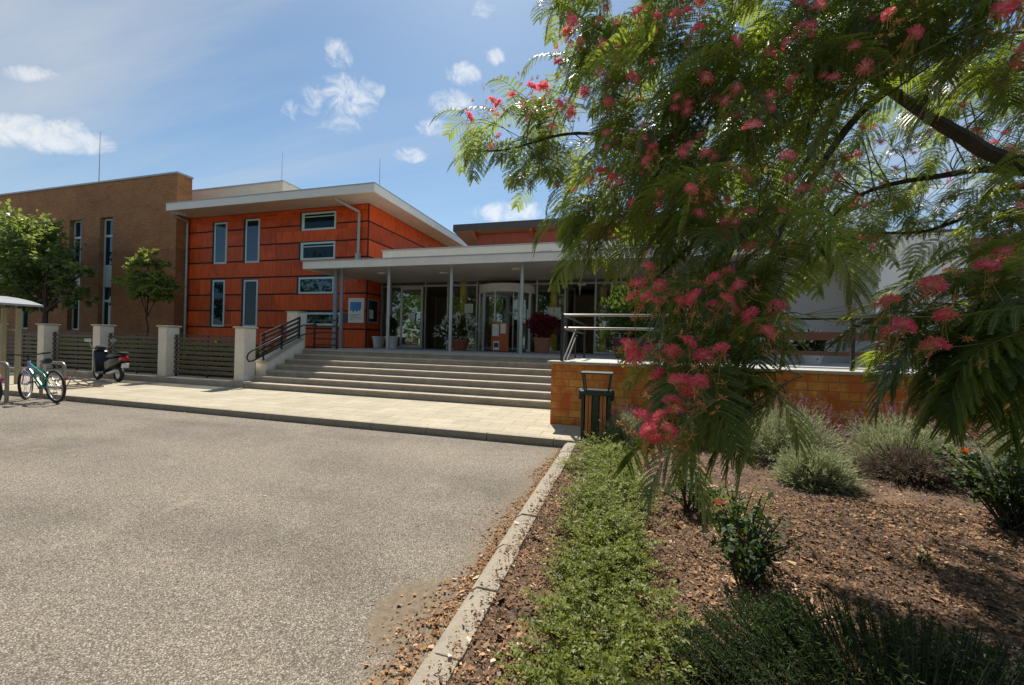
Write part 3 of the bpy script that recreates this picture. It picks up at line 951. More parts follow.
# roof
RX0, RX1, RY0, RY1 = -21.35, -9.9, 14.0, 26.0
b = MB().box(RX0, RX1, RY0, RY0 + 0.06, 7.27, 7.60).box(RX1 - 0.06, RX1, RY0 + 0.062, RY1, 7.27, 7.60).box(RX0, RX0 + 0.06, RY0 + 0.062, YB - 0.01, 7.27, 7.60)
b.box(RX0 + 0.06, RX1 - 0.06, RY0 + 0.06, RY1, 7.50, 7.585)
rf = b.build('roof', M_FASCIA, rw)
b = MB().box(RX0 + 0.062, RX1 - 0.062, RY0 + 0.062, 14.88, 7.40, 7.43)
b.box(-21.97, RX1 - 0.062, 14.885, YR + 0.02, 7.40, 7.43).box(XR1 - 0.02, RX1 - 0.062, YR + 0.021, RY1, 7.40, 7.43)
b.build('soffit', M_SOFFIT, rf)
b = MB().box(RX0 - 0.02, RX1 + 0.02, RY0 - 0.02, RY0 + 0.10, 7.602, 7.64).box(RX1 - 0.10, RX1 + 0.02, RY0 + 0.102, RY1, 7.602, 7.64)
b.build('roof_edge_trim', M_PIPE, rf)
# penthouse on the roof
b = MB().box(-24.2, -17.55, 17.0, 19.2, 7.59, 9.50)
b.build('roof_penthouse', M_BEIGE, rw)
MB().box(-24.25, -17.5, 16.95, 19.25, 9.503, 9.56).build('penthouse_cap', M_PIPE, rw)
MB().tube([(-18.66, 18.0, 9.5), (-18.66, 18.0, 11.65)], [0.02, 0.008], 6).build('lightning_rod', M_PIPE, rw)
MB().tube([(-10.5, 15.2, 7.6), (-10.5, 15.2, 9.2)], [0.02, 0.008], 6).build('lightning_rod', M_PIPE, rw)
# downpipes
MB().tube([(-21.7, 14.6, 7.38), (-21.86, 14.78, 7.25), (-21.90, 15.36, 7.2), (-21.90, 15.38, 7.0), (-21.90, 15.38, 0.1)], 0.062, 8).build('downpipe', M_PIPE, rw, smooth=True)
MB().tube([(-12.3, 14.6, 7.40), (-12.25, 14.65, 7.36), (-11.64, 15.36, 7.02), (-11.62, 15.38, 6.9), (-11.62, 15.38, 4.9), (-11.62, 15.38, 4.3)], 0.062, 8).build('downpipe', M_PIPE, rw, smooth=True)
MB().box(-11.71, -11.53, 15.29, 15.45, 4.82, 5.16).build('pipe_collar', M_PIPE, rw)

# ------------------------------------------------------------------ posters on the red wall
t = thing('poster', 'white poster with blue picture on the red wall beside the entrance', 'poster', (-11.72, 15.48, 2.6))
MB().box(-12.13, -11.31, 15.465, 15.488, 2.10, 3.20).build('board', M_PAPER, t)
b = MB().prism([(-12.02, 3.02), (-11.46, 3.02), (-11.46, 2.80), (-11.5, 2.62), (-11.6, 2.66), (-11.68, 2.58), (-11.78, 2.68), (-11.86, 2.56), (-11.95, 2.66), (-12.02, 2.62)], 'Y', 15.458, 15.463)
b.build('picture', M_BLUE, t)
b = MB()
for z, x1 in ((2.44, -11.5), (2.38, -11.7), (2.30, -11.45), (2.22, -11.85)):
    b.box(-12.02, x1, 15.459, 15.463, z, z + 0.025)
b.build('text_lines', M_INK, t)
t = tag(MB().box(-12.50, -12.16, 15.462, 15.488, 2.12, 2.50).build('plaque', M_NAVY), 'small navy plaque just left of the white poster', 'plaque')
t = thing('notice_case', 'glazed notice case on the short side of the red wall', 'notice case', (-11.18, 15.9, 2.6))
MB().box(-11.19, -11.165, 15.55, 16.30, 2.12, 3.18).build('case', M_PIPE, t)
MB().box(-11.164, -11.158, 15.6, 16.25, 2.18, 3.12).build('pane', M_PANE, t)
MB().box(-11.157, -11.153, 15.65, 15.92, 2.3, 2.7).build('notice_sheet', M_PAPER, t)

# ------------------------------------------------------------------ entrance hall: canopy, posts, glass front
eh = thing('entrance_hall', 'glazed entrance hall under a long pale canopy on slim posts', 'building', (-5, 14, P_Z))
CX0, CX1 = -11.75, 6.1
b = MB().box(CX0, CX1, 12.38, 12.44, 3.93, 4.19).box(CX0, CX0 + 0.06, 12.442, 15.4, 3.93, 4.19)
b.box(CX0 + 0.062, CX1, 12.442, 15.30, 4.10, 4.17).box(-11.15, CX1, 15.302, 17.2, 4.10, 4.17)
cp = b.build('canopy', M_FASCIA, eh)
b = MB().box(CX0 + 0.062, CX1, 12.442, 15.30, 4.00, 4.03).box(-11.15, CX1, 15.302, 16.40, 4.00, 4.03)
b.build('soffit', M_CSOFFIT, cp)
b = MB().box(-8.9, CX1, 13.2, 13.27, 4.175, 4.66).box(-8.9, -8.83, 13.272, 16.6, 4.175, 4.66).box(-8.83, CX1, 13.27, 16.6, 4.52, 4.60)
b.build('upper_fascia', plain('cream_fascia', (0.76, 0.70, 0.60), 0.6, var=0.05), cp)
b = MB().box(-8.95, CX1, 13.15, 13.30, 4.662, 4.70)
b.build('fascia_cap', M_PIPE, cp)
b = MB().box(CX0 - 0.02, CX1, 12.35, 12.46, 4.192, 4.22)
b.build('fascia_cap', M_PIPE, cp)
MB().box(-3.15, -2.35, 13.185, 13.198, 4.36, 4.46).build('name_strip', M_FASCIA, cp)
b = MB()
for k in range(5):
    b.box(-2.92 + k * 0.085, -2.86 + k * 0.085, 13.178, 13.184, 4.385, 4.435)
b.build('lettering', M_INK, cp)
for xp in (-8.47, -5.99, -3.45, 1.6, 4.1):
    MB().lathe((xp, 13.0, 0), [(0.062, P_Z), (0.062, 3.998)], 16).build('post', M_ALU, eh, smooth=True)
for xp, yp, r in ((-10.78, 13.0, 0.085), (-10.50, 13.0, 0.06)):
    MB().lathe((xp, yp, 0), [(r, P_Z), (r, 3.998)], 14).build('post', M_BLUEGREY, eh, smooth=True)
for xp, yp in ((-9.45, 14.0), (-6.9, 14.3), (-3.9, 13.9), (-1.2, 14.0)):
    MB().lathe((xp, yp, 0), [(0.17, 3.955), (0.19, 3.998)], 18).build('ceiling_light', plain('lamp_glass', (0.72, 0.68, 0.56), 0.3) if 'lamp_glass' not in MATS else MATS['lamp_glass'], eh, smooth=True)

# glass front at y = 16.5; members proud, panes behind
YG = 16.5
ZC = 3.998


def mull(x, z0=P_Z, z1=ZC, w=0.07, y=YG):
    return (x - w / 2, x + w / 2, y - 0.05, y + 0.05, z0, z1)


b = MB()
for xm in (-11.1, -10.62, -8.84, -7.74, -6.37, -3.72, -2.55, -1.33, -0.37, 1.2, 2.9, 4.6, 6.0):
    b.box(*mull(xm))
xs_ = [-11.1, -10.62, -8.84, -7.74, -6.37, -3.72, -2.55, -1.33, -0.37, 1.2, 2.9, 4.6, 6.0]
for a, c in zip(xs_[:-1], xs_[1:]):
    b.box(a + 0.036, c - 0.036, YG - 0.045, YG + 0.045, 3.80, 3.87)
    if a not in (-8.84, -6.37, -2.55):
        b.box(a + 0.036, c - 0.036, YG - 0.045, YG + 0.045, P_Z, P_Z + 0.08)
b.build('glazing_frame', M_ALU, eh)
for a, c in zip(xs_[:-1], xs_[1:]):
    if a in (-8.84, -6.37, -2.55):
        MB().box(a + 0.03, c - 0.03, YG - 0.006, YG + 0.006, 3.86, ZC - 0.004).build('pane', M_GLASS, eh)
    else:
        MB().box(a + 0.03, c - 0.03, YG - 0.006, YG + 0.006, P_Z + 0.07, ZC - 0.004).build('pane', M_GLASS, eh)


def door_leaf(parent, x0, x1, y, z0, z1, mat=M_GLASS2, name='door', y1=None):
    """framed glass leaf running from (x0,y) to (x1,y1)"""
    y1 = y if y1 is None else y1
    d = Vector((x1 - x0, y1 - y, 0))
    L = d.length
    rz = math.atan2(d.y, d.x)
    c = Vector(((x0 + x1) / 2, (y + y1) / 2, 0))
    ux = d.normalized()
    f = MB()
    fw = 0.10
    for s in (-1, 1):
        f.obox(c + ux * s * (L / 2 - fw / 2) + Vector((0, 0, (z0 + z1) / 2)), (fw, 0.06, z1 - z0), (0, 0, rz))
    f.obox(c + Vector((0, 0, z0 + 0.07)), (L - 2 * fw, 0.06, 0.14), (0, 0, rz))
    f.obox(c + Vector((0, 0, z1 - 0.06)), (L - 2 * fw, 0.06, 0.12), (0, 0, rz))
    dr = f.build(name, M_ALU, parent)
    MB().obox(c + Vector((0, 0, (z0 + z1) / 2)), (L - fw, 0.012, z1 - z0 - 0.12), (0, 0, rz)).build('pane', mat, dr)
    hb = MB()
    hx = c + ux * (L / 2 - 0.16)
    n_ = Vector((ux.y, -ux.x, 0))
    hb.tube([hx + n_ * 0.035 + Vector((0, 0, z0 + 0.95)), hx + n_ * 0.09 + Vector((0, 0, z0 + 0.97)), hx + n_ * 0.09 + Vector((0, 0, z0 + 1.3)), hx + n_ * 0.035 + Vector((0, 0, z0 + 1.32))], 0.014, 6)
    hb.build('handle', M_STEEL, dr)
    return dr


dl = door_leaf(eh, -10.02, -8.90, 16.36, P_Z + 0.02, 3.78)
MB().box(-9.60, -9.25, 16.30, 16.312, 2.32, 2.60).build('paper_notice', M_PAPER, dl)
door_leaf(eh, -2.50, -2.30, 16.6, P_Z + 0.02, 3.78, y1=17.6)
MB().box(-2.02, -1.72, 16.30, 16.42, 3.72, 3.80).build('door_closer', M_FASCIA, eh)
# revolving door drum
rc = (-5.05, 16.75)
rd = MB()
prof = [(1.25, 3.42), (1.25, 3.76)]
rd.lathe((rc[0], rc[1], 0), prof, 40)
for k in range(24):
    pass
for an in (205, 233, 262, 307, 335):
    pxx, pyy = rc[0] + 1.22 * math.cos(R(an)), rc[1] + 1.22 * math.sin(R(an))
    rd.obox((pxx, pyy, (P_Z + 3.42) / 2), (0.07, 0.05, 3.42 - P_Z), (0, 0, R(an)))
rdo = rd.build('revolving_door', M_FASCIA, eh, smooth=True)
for a0, a1 in ((180, 233), (307, 360)):
    g = MB()
    for k in range(8):
        q0, q1 = R(a0 + (a1 - a0) * k / 8), R(a0 + (a1 - a0) * (k + 1) / 8)
        g.add([(rc[0] + 1.2 * math.cos(q0), rc[1] + 1.2 * math.sin(q0), P_Z), (rc[0] + 1.2 * math.cos(q1), rc[1] + 1.2 * math.sin(q1), P_Z),
               (rc[0] + 1.2 * math.cos(q1), rc[1] + 1.2 * math.sin(q1), 3.42), (rc[0] + 1.2 * math.cos(q0), rc[1] + 1.2 * math.sin(q0), 3.42)], [(0, 1, 2, 3)])
    g.build('curved_pane', M_GLASS2, rdo)
for an in (28, 118, 208, 298):
    ux, uy = math.cos(R(an)), math.sin(R(an))
    f = MB()
    for s0 in (0.06, 1.10):
        f.obox((rc[0] + ux * s0, rc[1] + uy * s0, (P_Z + 3.42) / 2), (0.07, 0.045, 3.42 - P_Z - 0.06), (0, 0, R(an)))
    for z in (P_Z + 0.10, 3.36):
        f.obox((rc[0] + ux * 0.58, rc[1] + uy * 0.58, z), (0.96, 0.045, 0.09), (0, 0, R(an)))
    f.build('wing_frame', M_ALU, rdo)
    g = MB().obox((rc[0] + ux * 0.58, rc[1] + uy * 0.58, (P_Z + 3.42) / 2), (1.0, 0.01, 3.42 - P_Z - 0.2), (0, 0, R(an)))
    g.build('wing_pane', M_GLASS2, rdo)
MB().lathe((rc[0], rc[1], 0), [(1.18, P_Z + 0.003), (1.18, P_Z + 0.012)], 32).build('door_mat', M_IRON, rdo)
# paper notices on the glass
for k, (a, c, z0, z1) in enumerate(((-6.95, -6.55, 2.62, 3.02), (-2.98, -2.72, 2.42, 2.86), (-3.27, -3.01, 2.42, 2.86), (-1.08, -0.82, 2.55, 2.95), (-0.86, -0.56, 2.40, 2.50))):
    yq = YG - 0.012
    MB().box(a, c, yq - 0.004, yq, z0, z1).build('paper_notice', M_PAPER, eh)
# inside of the hall
b = MB().box(-11.1, 6.0, 22.0, 22.1, P_Z, 4.0)
b.box(-11.19, -11.12, 16.6, 22.0, P_Z, 4.0)
b.build('back_wall', M_INT, eh)
MB().box(-11.1, 6.0, 16.9, 22.0, P_Z - 0.1, P_Z + 0.002).build('hall_floor', M_INTF, eh)
MB().box(-11.1, 6.0, 16.45, 22.1, 4.0, 4.05).build('hall_ceiling', M_INT, eh)
for xc, yc in ((-7.12, 16.76), (-3.05, 16.76), (-1.2, 18.9), (0.4, 17.3), (-5.2, 20.0), (-9.2, 20.0)):
    MB().lathe((xc, yc, 0), [(0.17, P_Z), (0.17, 4.0)], 18).build('yellow_column', M_YELLOW, eh, smooth=True)
MB().box(-2.0, -0.5, 20.4, 21.0, P_Z, 2.1).build('reception_desk', plain('desk_wood', (0.30, 0.13, 0.04), 0.5), eh)

# notice stand in the doorway
t = thing('notice_board_stand', 'orange red notice board with white sheets standing before the revolving door', 'notice board', (-4.75, 15.0, P_Z))
b = MB().prism([(-5.17, P_Z + 0.03), (-4.48, P_Z + 0.03), (-4.48, 2.02), (-4.53, 2.12), (-4.62, 2.16), (-5.10, 2.16), (-5.17, 2.10)], 'Y', 15.0, 15.06)
b.build('board', M_ORANGE, t)
MB().box(-5.13, -4.87, 14.988, 14.997, 1.62, 2.08).build('notice_sheet', M_PAPER, t)
MB().box(-4.80, -4.58, 14.988, 14.997, 1.72, 2.10).build('notice_sheet', M_PAPER, t)
o = MB().box(-5.08, -4.84, 14.988, 14.997, 1.08, 1.42).build('picture_sheet', M_PAPER, t)
MB().box(-5.05, -4.87, 14.981, 14.986, 1.18, 1.36).build('picture', M_NAVY, o)
MB().box(-5.2, -4.45, 14.9, 15.16, P_Z, P_Z + 0.028).build('base', M_IRON, t)

# ------------------------------------------------------------------ upper roof lantern behind the canopy
ul = thing('upper_hall', 'raised hall behind the canopy with dark roof and red brown timber wall', 'building', (-2, 20, 4))
b = MB().prism([(18.9, 6.95), (18.9, 7.28), (24.0, 6.6), (24.0, 6.3)], 'X', -8.70, 6.0)
b.build('roof', M_ROOFD, ul)
b = MB().add([(-8.68, 18.92, 6.945), (6.0, 18.92, 6.945), (6.0, 22.0, 6.55), (-8.68, 22.0, 6.55)], [(0, 1, 2, 3)])
b.build('soffit', M_SOFFD, ul)
MB().box(-7.55, 6.0, 19.45, 21.0, 4.0, 6.85).build('wall', M_WOODD, ul)
for xp in (-7.7, -4.75, -1.8, 1.2):
    MB().prism([(18.95, 6.78), (19.44, 6.55), (19.44, 6.86), (18.95, 6.92)], 'X', xp, xp + 0.16).build('rafter', M_WOODD, ul)
MB().box(-7.9, 6.0, 19.2, 19.35, 4.6, 5.98).build('gutter_upstand', M_FASCIA, ul)
MB().box(-2.9, -2.2, 18.95, 19.15, 5.4, 6.25).build('roof_vent', M_FASCIA, ul)

# ------------------------------------------------------------------ white building on the right
wb = thing('white_building', 'white rendered building with a small dark sign beside the terrace', 'building', (7, 13, P_Z))
MB().box(6.25, 8.02, 13.0, 20, 0.9, 4.45).build('wall', M_WHITE, wb)
MB().box(8.023, 8.30, 13.25, 20, 0.9, 4.40).build('side_wall', M_WHITE, wb)
MB().box(4.4, 6.245, 14.0, 20, 0.9, 4.35).build('recessed_wall', M_WHITE_SHADE, wb)
MB().box(6.2, 8.07, 12.95, 20, 4.453, 4.51).build('roof_coping', M_ROOFD, wb)
o = MB().box(6.42, 6.92, 12.955, 12.998, 2.48, 2.80).build('sign_plate', plain('bronze_sign', (0.10, 0.055, 0.03), 0.4, var=0.3), wb)
MB().box(6.46, 6.62, 12.948, 12.954, 2.52, 2.76).build('sign_picture', M_NAVY, o)
MB().box(7.24, 7.46, 12.95, 12.998, 3.38, 3.58).build('wall_lamp', M_FASCIA, wb)
MB().box(3.0, 4.39, 15.2, 15.25, P_Z, 3.9).build('window', M_PANE, wb)
t = thing('brick_building', 'red brown brick building past the white wall', 'building', (11, 13, 0))
MB().box(8.35, 18, 13.4, 22, -0.1, 4.35).build('wall', brick_mat('red_brick', (0.30, 0.10, 0.06), (0.24, 0.075, 0.05), (0.22, 0.15, 0.12), 0.25, 0.08, 0.01, var=0.25), t)
MB().box(8.32, 18.03, 13.36, 22, 4.353, 4.45).build('parapet_cap', M_PIPE, t)


# ------------------------------------------------------------------ pots and plants on the terrace
def pot(bm, c, r0, r1, h, rim=0.02):
    bm.lathe(c, [(r0, 0.0), (r1 * 0.96, h - 0.07), (r1 + rim, h - 0.068), (r1 + rim, h), (r1 - 0.02, h), (r1 - 0.03, h - 0.05)], 20)
    return bm


def shrub(parent, name, mat, c, rad, n, ll, lw, zb=0.3, up_=0.5, core=0.35, world=True, spiky=False):
    d = sphere_dirs(n, zb)
    rr = (core + (1 - core) * RNG.random(n) ** 0.6)[:, None]
    lump = (0.82 + 0.25 * np.sin(d[:, 0:1] * 5 + c[0] * 3) * np.cos(d[:, 1:2] * 4 + d[:, 2:3] * 5 + c[1]))
    basep = np.array(c) + d * rr * lump * np.array(rad)
    dr = norm(d * (1.0 if not spiky else 0.6) + RNG.normal(0, 0.45, (n, 3)) + np.array([0, 0, up_]))
    return quads_obj(name, leaves(basep, dr, ll * (0.6 + 0.8 * RNG.random(n)), lw * (0.7 + 0.6 * RNG.random(n))), mat, parent, world=world)


t = thing('potted_plant', 'white tub without visible plant by the end of the red wall', 'potted plant', (-10.55, 15.5, P_Z), group='potted plants at the entrance')
pot(MB(), (-10.55, 15.5, P_Z), 0.20, 0.27, 0.50).build('pot', M_WPOT, t, smooth=True)
MB().lathe((-10.55, 15.5, P_Z), [(0.23, 0.40), (0.1, 0.45)], 14).build('soil', M_SOIL, t)
t = thing('potted_plant', 'white tub with small dark conifer beside the open glass door', 'potted plant', (-9.45, 14.8, P_Z), group='potted plants at the entrance')
pot(MB(), (-9.45, 14.8, P_Z), 0.20, 0.27, 0.50).build('pot', M_WPOT, t, smooth=True)
shrub(t, 'plant', M_YEW, (-9.45, 14.8, P_Z + 0.85), (0.22, 0.22, 0.5), 1500, 0.09, 0.025, up_=1.2)
t = thing('potted_plant', 'bowl pot with dark bush full of white flowers in the doorway', 'potted plant', (-6.45, 14.7, P_Z), group='potted plants at the entrance')
pot(MB(), (-6.35, 14.7, P_Z), 0.24, 0.36, 0.42).build('pot', plain('dark_terracotta', (0.27, 0.07, 0.04), 0.6), t, smooth=True)
shrub(t, 'plant', M_GREENL, (-6.5, 14.7, P_Z + 0.80), (0.66, 0.45, 0.58), 1500, 0.13, 0.045)
fl = shrub(t, 'white_blooms', M_VARIE, (-6.5, 14.7, P_Z + 0.80), (0.85, 0.5, 0.68), 260, 0.20, 0.09, core=0.7)
fl['kind'] = 'stuff'
t = thing('potted_plant', 'terracotta pot with dark red leaved bush right of the revolving door', 'potted plant', (-3.1, 14.8, P_Z), group='potted plants at the entrance')
pot(MB(), (-3.1, 14.8, P_Z), 0.24, 0.34, 0.56).build('pot', M_TERRA, t, smooth=True)
shrub(t, 'plant', M_DKRED, (-3.1, 14.8, P_Z + 1.00), (0.68, 0.5, 0.46), 2600, 0.12, 0.05)
t = thing('potted_plant', 'large round green bush in dark red tub behind the steel rails', 'potted plant', (-0.1, 11.3, P_Z), group='potted plants at the entrance')
pot(MB(), (0.0, 11.3, P_Z), 0.34, 0.46, 0.55).build('pot', plain('maroon_tub', (0.10, 0.025, 0.025), 0.6), t, smooth=True)
shrub(t, 'plant', M_GREENL, (0.0, 11.3, P_Z + 1.15), (0.85, 0.8, 0.75), 5000, 0.10, 0.045)
for px_, sx in ((3.55, 0), (4.25, 1)):
    t = thing('potted_plant', ('dark leafy plant with white flowers behind the left part of the bench', 'dark leafy plant with white flowers behind the right part of the bench')[sx],
              'potted plant', (px_, 11.6, P_Z), group='white flowering pots behind the bench')
    pot(MB(), (px_, 11.6, P_Z), 0.2, 0.3, 0.3).build('pot', M_WPOT, t, smooth=True)
    shrub(t, 'plant', M_ROSE, (px_, 11.6, P_Z + 0.45), (0.4, 0.35, 0.35), 1200, 0.12, 0.05)
    fl = shrub(t, 'white_blooms', M_VARIE, (px_, 11.6, P_Z + 0.45), (0.44, 0.38, 0.38), 120, 0.14, 0.09, core=0.75)
    fl['kind'] = 'stuff'

# bench
t = thing('bench', 'red brown wooden bench with black iron arm on the terrace', 'bench', (3.8, 9.4, P_Z))
for z0, y_ in ((1.55, 9.24), (1.40, 9.25)):
    if z0 > 1.5:
        MB().box(2.75, 4.82, y_, y_ + 0.035, z0, z0 + 0.16).build('backrest', M_BENCHWOOD, t, bevel=0.006)
b = MB()
for k in range(4):
    b.box(2.75, 4.82, 9.28 + k * 0.115, 9.38 + k * 0.115, 1.295, 1.33)
b.box(2.75, 4.82, 9.262, 9.278, 1.25, 1.335)
b.build('seat', M_BENCHWOOD, t, bevel=0.005)
for xa in (2.95, 4.70):
    b = MB()
    b.tube([(xa, 9.26, P_Z), (xa, 9.27, 1.3), (xa, 9.22, 1.72)], 0.025, 8)
    b.tube([(xa, 9.78, P_Z), (xa, 9.72, 1.2), (xa, 9.74, 1.35), (xa, 9.70, 1.5), (xa, 9.55, 1.55), (xa, 9.27, 1.52)], 0.024, 8)
    b.tube([(xa, 9.27, 1.25), (xa, 9.72, 1.25)], 0.02, 8)
    b.tube([(xa, 9.35, 1.28), (xa, 9.42, 1.45), (xa, 9.55, 1.47), (xa, 9.6, 1.36), (xa, 9.5, 1.33)], 0.014, 6)
    b.build('end_frame', M_IRON, t, smooth=True)

# ------------------------------------------------------------------ litter bin
t = thing('litter_bin', 'dark green steel litter bin with varnished wooden slats by the orange wall', 'bin', (-0.44, 6.05, 0))
cx, cy = -0.44, 6.06
b = MB()
for sx in (-1, 1):
    b.box(cx + sx * 0.185 - 0.022, cx + sx * 0.185 + 0.022, cy - 0.16, cy + 0.16, 0.0, 0.62)
b.box(cx - 0.16, cx + 0.16, cy - 0.15, cy + 0.15, 0.03, 0.06)
b.box(cx - 0.045, cx + 0.045, cy - 0.165, cy - 0.15, 0.04, 0.64)
b.build('frame', M_BINGREEN, t, bevel=0.004)
MB().box(cx - 0.15, cx + 0.15, cy - 0.135, cy + 0.135, 0.062, 0.615).build('liner', M_IRON, t)
for sx in (-0.125, -0.078, 0.078, 0.125):
    MB().box(cx + sx - 0.020, cx + sx + 0.020, cy - 0.175, cy - 0.152, 0.06, 0.63).build('slat', M_BINWOOD, t, bevel=0.003)
b = MB().box(cx - 0.225, cx + 0.225, cy - 0.19, cy + 0.19, 0.63, 0.69)
b.box(cx - 0.25, cx - 0.205, cy - 0.10, cy + 0.10, 0.555, 0.70).box(cx + 0.205, cx + 0.25, cy - 0.10, cy + 0.10, 0.555, 0.70)
b.build('rim', M_BINGREEN, t, bevel=0.008)
for sy in (-0.13, 0.13):
    for sx in (-0.19, 0.19):
        MB().tube([(cx + sx * 0.88, cy + sy, 0.69), (cx + sx * 1.05, cy + sy, 0.93)], 0.013, 6).build('lid_strut', M_BINGREEN, t)
MB().box(cx - 0.225, cx + 0.225, cy - 0.17, cy + 0.17, 0.93, 0.955).build('lid', plain('bin_lid', (0.06, 0.075, 0.06), 0.4), t, bevel=0.006)


# ------------------------------------------------------------------ bicycles, hoops, shelter, scooter
def wheel(parent, c, r=0.335, rot=0.0, fender=None):
    w = MB().torus((0, 0, 0), r - 0.022, 0.024, 36, 8).build('wheel', M_RUBBER, parent, smooth='all', world=False)
    w.location = c
    w.rotation_euler = (0, 0, rot)
    MB().torus((0, 0, 0), r - 0.052, 0.012, 36, 6).build('rim', M_GREYPL, w, smooth='all', world=False)
    b = MB()
    for k in range(16):
        a = 2 * math.pi * k / 16
        b.tube([(0.015 * math.cos(a + 1), 0.02 * (-1) ** k, 0.015 * math.sin(a + 1)), ((r - 0.05) * math.cos(a), 0, (r - 0.05) * math.sin(a))], 0.0028, 4, cap=False)
    b.lathe((0, 0, 0), [(0.022, -0.05), (0.022, 0.05)], 10, axis='Y')
    b.build('spokes', M_GREYPL, w, world=False)
    return w


def bicycle(label, loc, rotz, m1, m2, steer, lean=0.0, guards=True):
    """built with its front towards -x"""
    t = thing('bicycle', label, 'bicycle', loc, rotz, 'bicycles at the hoops')
    t.rotation_euler = (R(lean), 0, rotz)
    rr = Vector((0.50, 0, 0.335))
    bb = Vector((0.06, 0, 0.29))
    seat = Vector((0.20, 0, 0.80))
    st_ = Vector((0.165, 0, 0.66))
    head_t = Vector((-0.36, 0, 0.80))
    head_b = Vector((-0.40, 0, 0.66))
    fr = Vector((-0.55, 0, 0.335))
    wheel(t, rr)
    wheel(t, fr, rot=steer)
    b = MB()
    b.tube([head_b, bb], 0.026, 8).tube([head_t - Vector((-0.01, 0, 0.03)), st_ - Vector((0, 0, 0.12))], 0.021, 8)
    b.tube([bb, st_], 0.020, 8)
    for s in (-1, 1):
        b.tube([bb + Vector((0, 0.03 * s, 0)), rr + Vector((0, 0.055 * s, 0))], 0.011, 6)
        b.tube([st_ + Vector((0, 0.03 * s, -0.05)), rr + Vector((0, 0.055 * s, 0))], 0.010, 6)
    b.build('frame', m1, t, smooth=True, world=False)
    b = MB().tube([head_t + Vector((0, 0, 0.03)), head_b + Vector((0, 0, -0.02))], 0.026, 8)
    cs, sn = math.cos(steer), math.sin(steer)
    for s in (-1, 1):
        off = Vector((-0.0 * cs - 0.055 * s * sn, 0.055 * s * cs, 0))
        b.tube([head_b + Vector((0, 0, -0.02)) + off, fr + off], 0.013, 6)
    b.build('fork', m2, t, smooth=True, world=False)
    hb = MB()
    stem = head_t + Vector((-0.05, 0, 0.16))
    lat = Vector((-sn, cs, 0))
    hb.tube([head_t, stem], 0.016, 8)
    hb.tube([stem - lat * 0.30 + Vector((0.05, 0, 0.03)), stem - lat * 0.12, stem + lat * 0.12, stem + lat * 0.30 + Vector((0.05, 0, 0.03))], 0.014, 8)
    for s in (-1, 1):
        hb.tube([stem + lat * s * 0.20 + Vector((0.03, 0, 0.02)), stem + lat * s * 0.31 + Vector((0.06, 0, 0.03))], 0.020, 8)
    hb.build('handlebar', M_BLACK, t, smooth=True, world=False)
    sd_ = MB()
    sd_.tube([st_, seat], 0.014, 8)
    sd_.build('seat_post', M_GREYPL, t, world=False)
    s2 = MB()
    s2.tube([seat + Vector((-0.15, 0, 0.04)), seat + Vector((-0.05, 0, 0.045)), seat + Vector((0.05, 0, 0.045)), seat + Vector((0.12, 0, 0.055))], [0.022, 0.035, 0.068, 0.06], 10)
    s2.build('saddle', M_BLACK, t, smooth=True, world=False)
    b = MB()
    b.lathe((bb.x, 0.05, bb.z), [(0.085, -0.004), (0.085, 0.004)], 20, axis='Y')
    b.tube([bb + Vector((0, 0.06, 0)), bb + Vector((0.10, 0.07, -0.13))], 0.011, 6).tube([bb + Vector((0, -0.06, 0)), bb + Vector((-0.10, -0.07, 0.13))], 0.011, 6)
    b.tube([bb + Vector((0, -0.07, 0)), bb + Vector((0, 0.07, 0))], 0.018, 8)
    b.build('crank', M_BLACK, t, world=False)
    for s in (-1, 1):
        MB().obox(bb + Vector((0.10 * s, 0.11 * s, -0.13 * s)), (0.09, 0.09, 0.02)).build('pedal', M_BLACK, t, world=False)
    for wc, a0, a1, rot in (((rr, 20, 165, 0), (fr, 30, 140, steer)) if guards else ()):
        b = MB()
        n = 12
        pts = []
        for k in range(n + 1):
            a = R(a0 + (a1 - a0) * k / n)
            pts.append(Vector((0.365 * math.cos(a) * math.cos(rot), 0.365 * math.cos(a) * math.sin(rot), 0.365 * math.sin(a))) + wc)
        b.tube(pts, 0.020, 6)
        b.build('mudguard', m2, t, smooth=True, world=False)
    MB().lathe((rr.x + 0.365, 0, rr.z + 0.18), [(0.028, -0.012), (0.028, 0.012)], 12, axis='X').build('tail_light', M_REDPL, t, world=False)
    return t


bicycle('teal bicycle with lilac fork leaning at a steel hoop', (-11.76, 5.46, -0.10), R(-2), M_TEAL, M_LILAC, R(-38), lean=4, guards=False)
bicycle('purple bicycle cut off at the left edge of the photo', (-12.36, 4.86, -0.10), R(-4), M_PURPLE, M_PURPLE, R(10), lean=3)


def hoop(lab, x0, x1, y_, first=[None]):
    if first[0] is None:
        t = thing('bike_hoop', lab, 'bike rack', (x0, y_, -0.10), group='steel bike hoops')
        w = x1 - x0
        pts = [(0, 0, 0), (0, 0, 0.70)]
        for k in range(1, 6):
            a = R(180 - 18 * k)
            pts.append((0.10 + 0.10 * math.cos(a), 0, 0.70 + 0.10 * math.sin(a)))
        for k in range(0, 6):
            a = R(90 - 18 * k)
            pts.append((w - 0.10 + 0.10 * math.cos(a), 0, 0.70 + 0.10 * math.sin(a)))
        pts += [(w, 0, 0)]
        MB().tube(pts, 0.032, 10).build('hoop_tube', M_RACK, t, smooth=True, world=False)
        for xx in (0, w):
            MB().lathe((xx, 0, 0.002), [(0.07, 0), (0.07, 0.01)], 14).build('foot_plate', M_RACK, t, world=False)
        first[0] = t
        return t
    return dup(first[0], (x0, y_, -0.10), label=lab)


hoop('steel bike hoop right beside the teal bicycle', -12.17, -11.43, 5.63)
hoop('steel bike hoop next to the purple bicycle', -12.66, -11.9, 5.02)
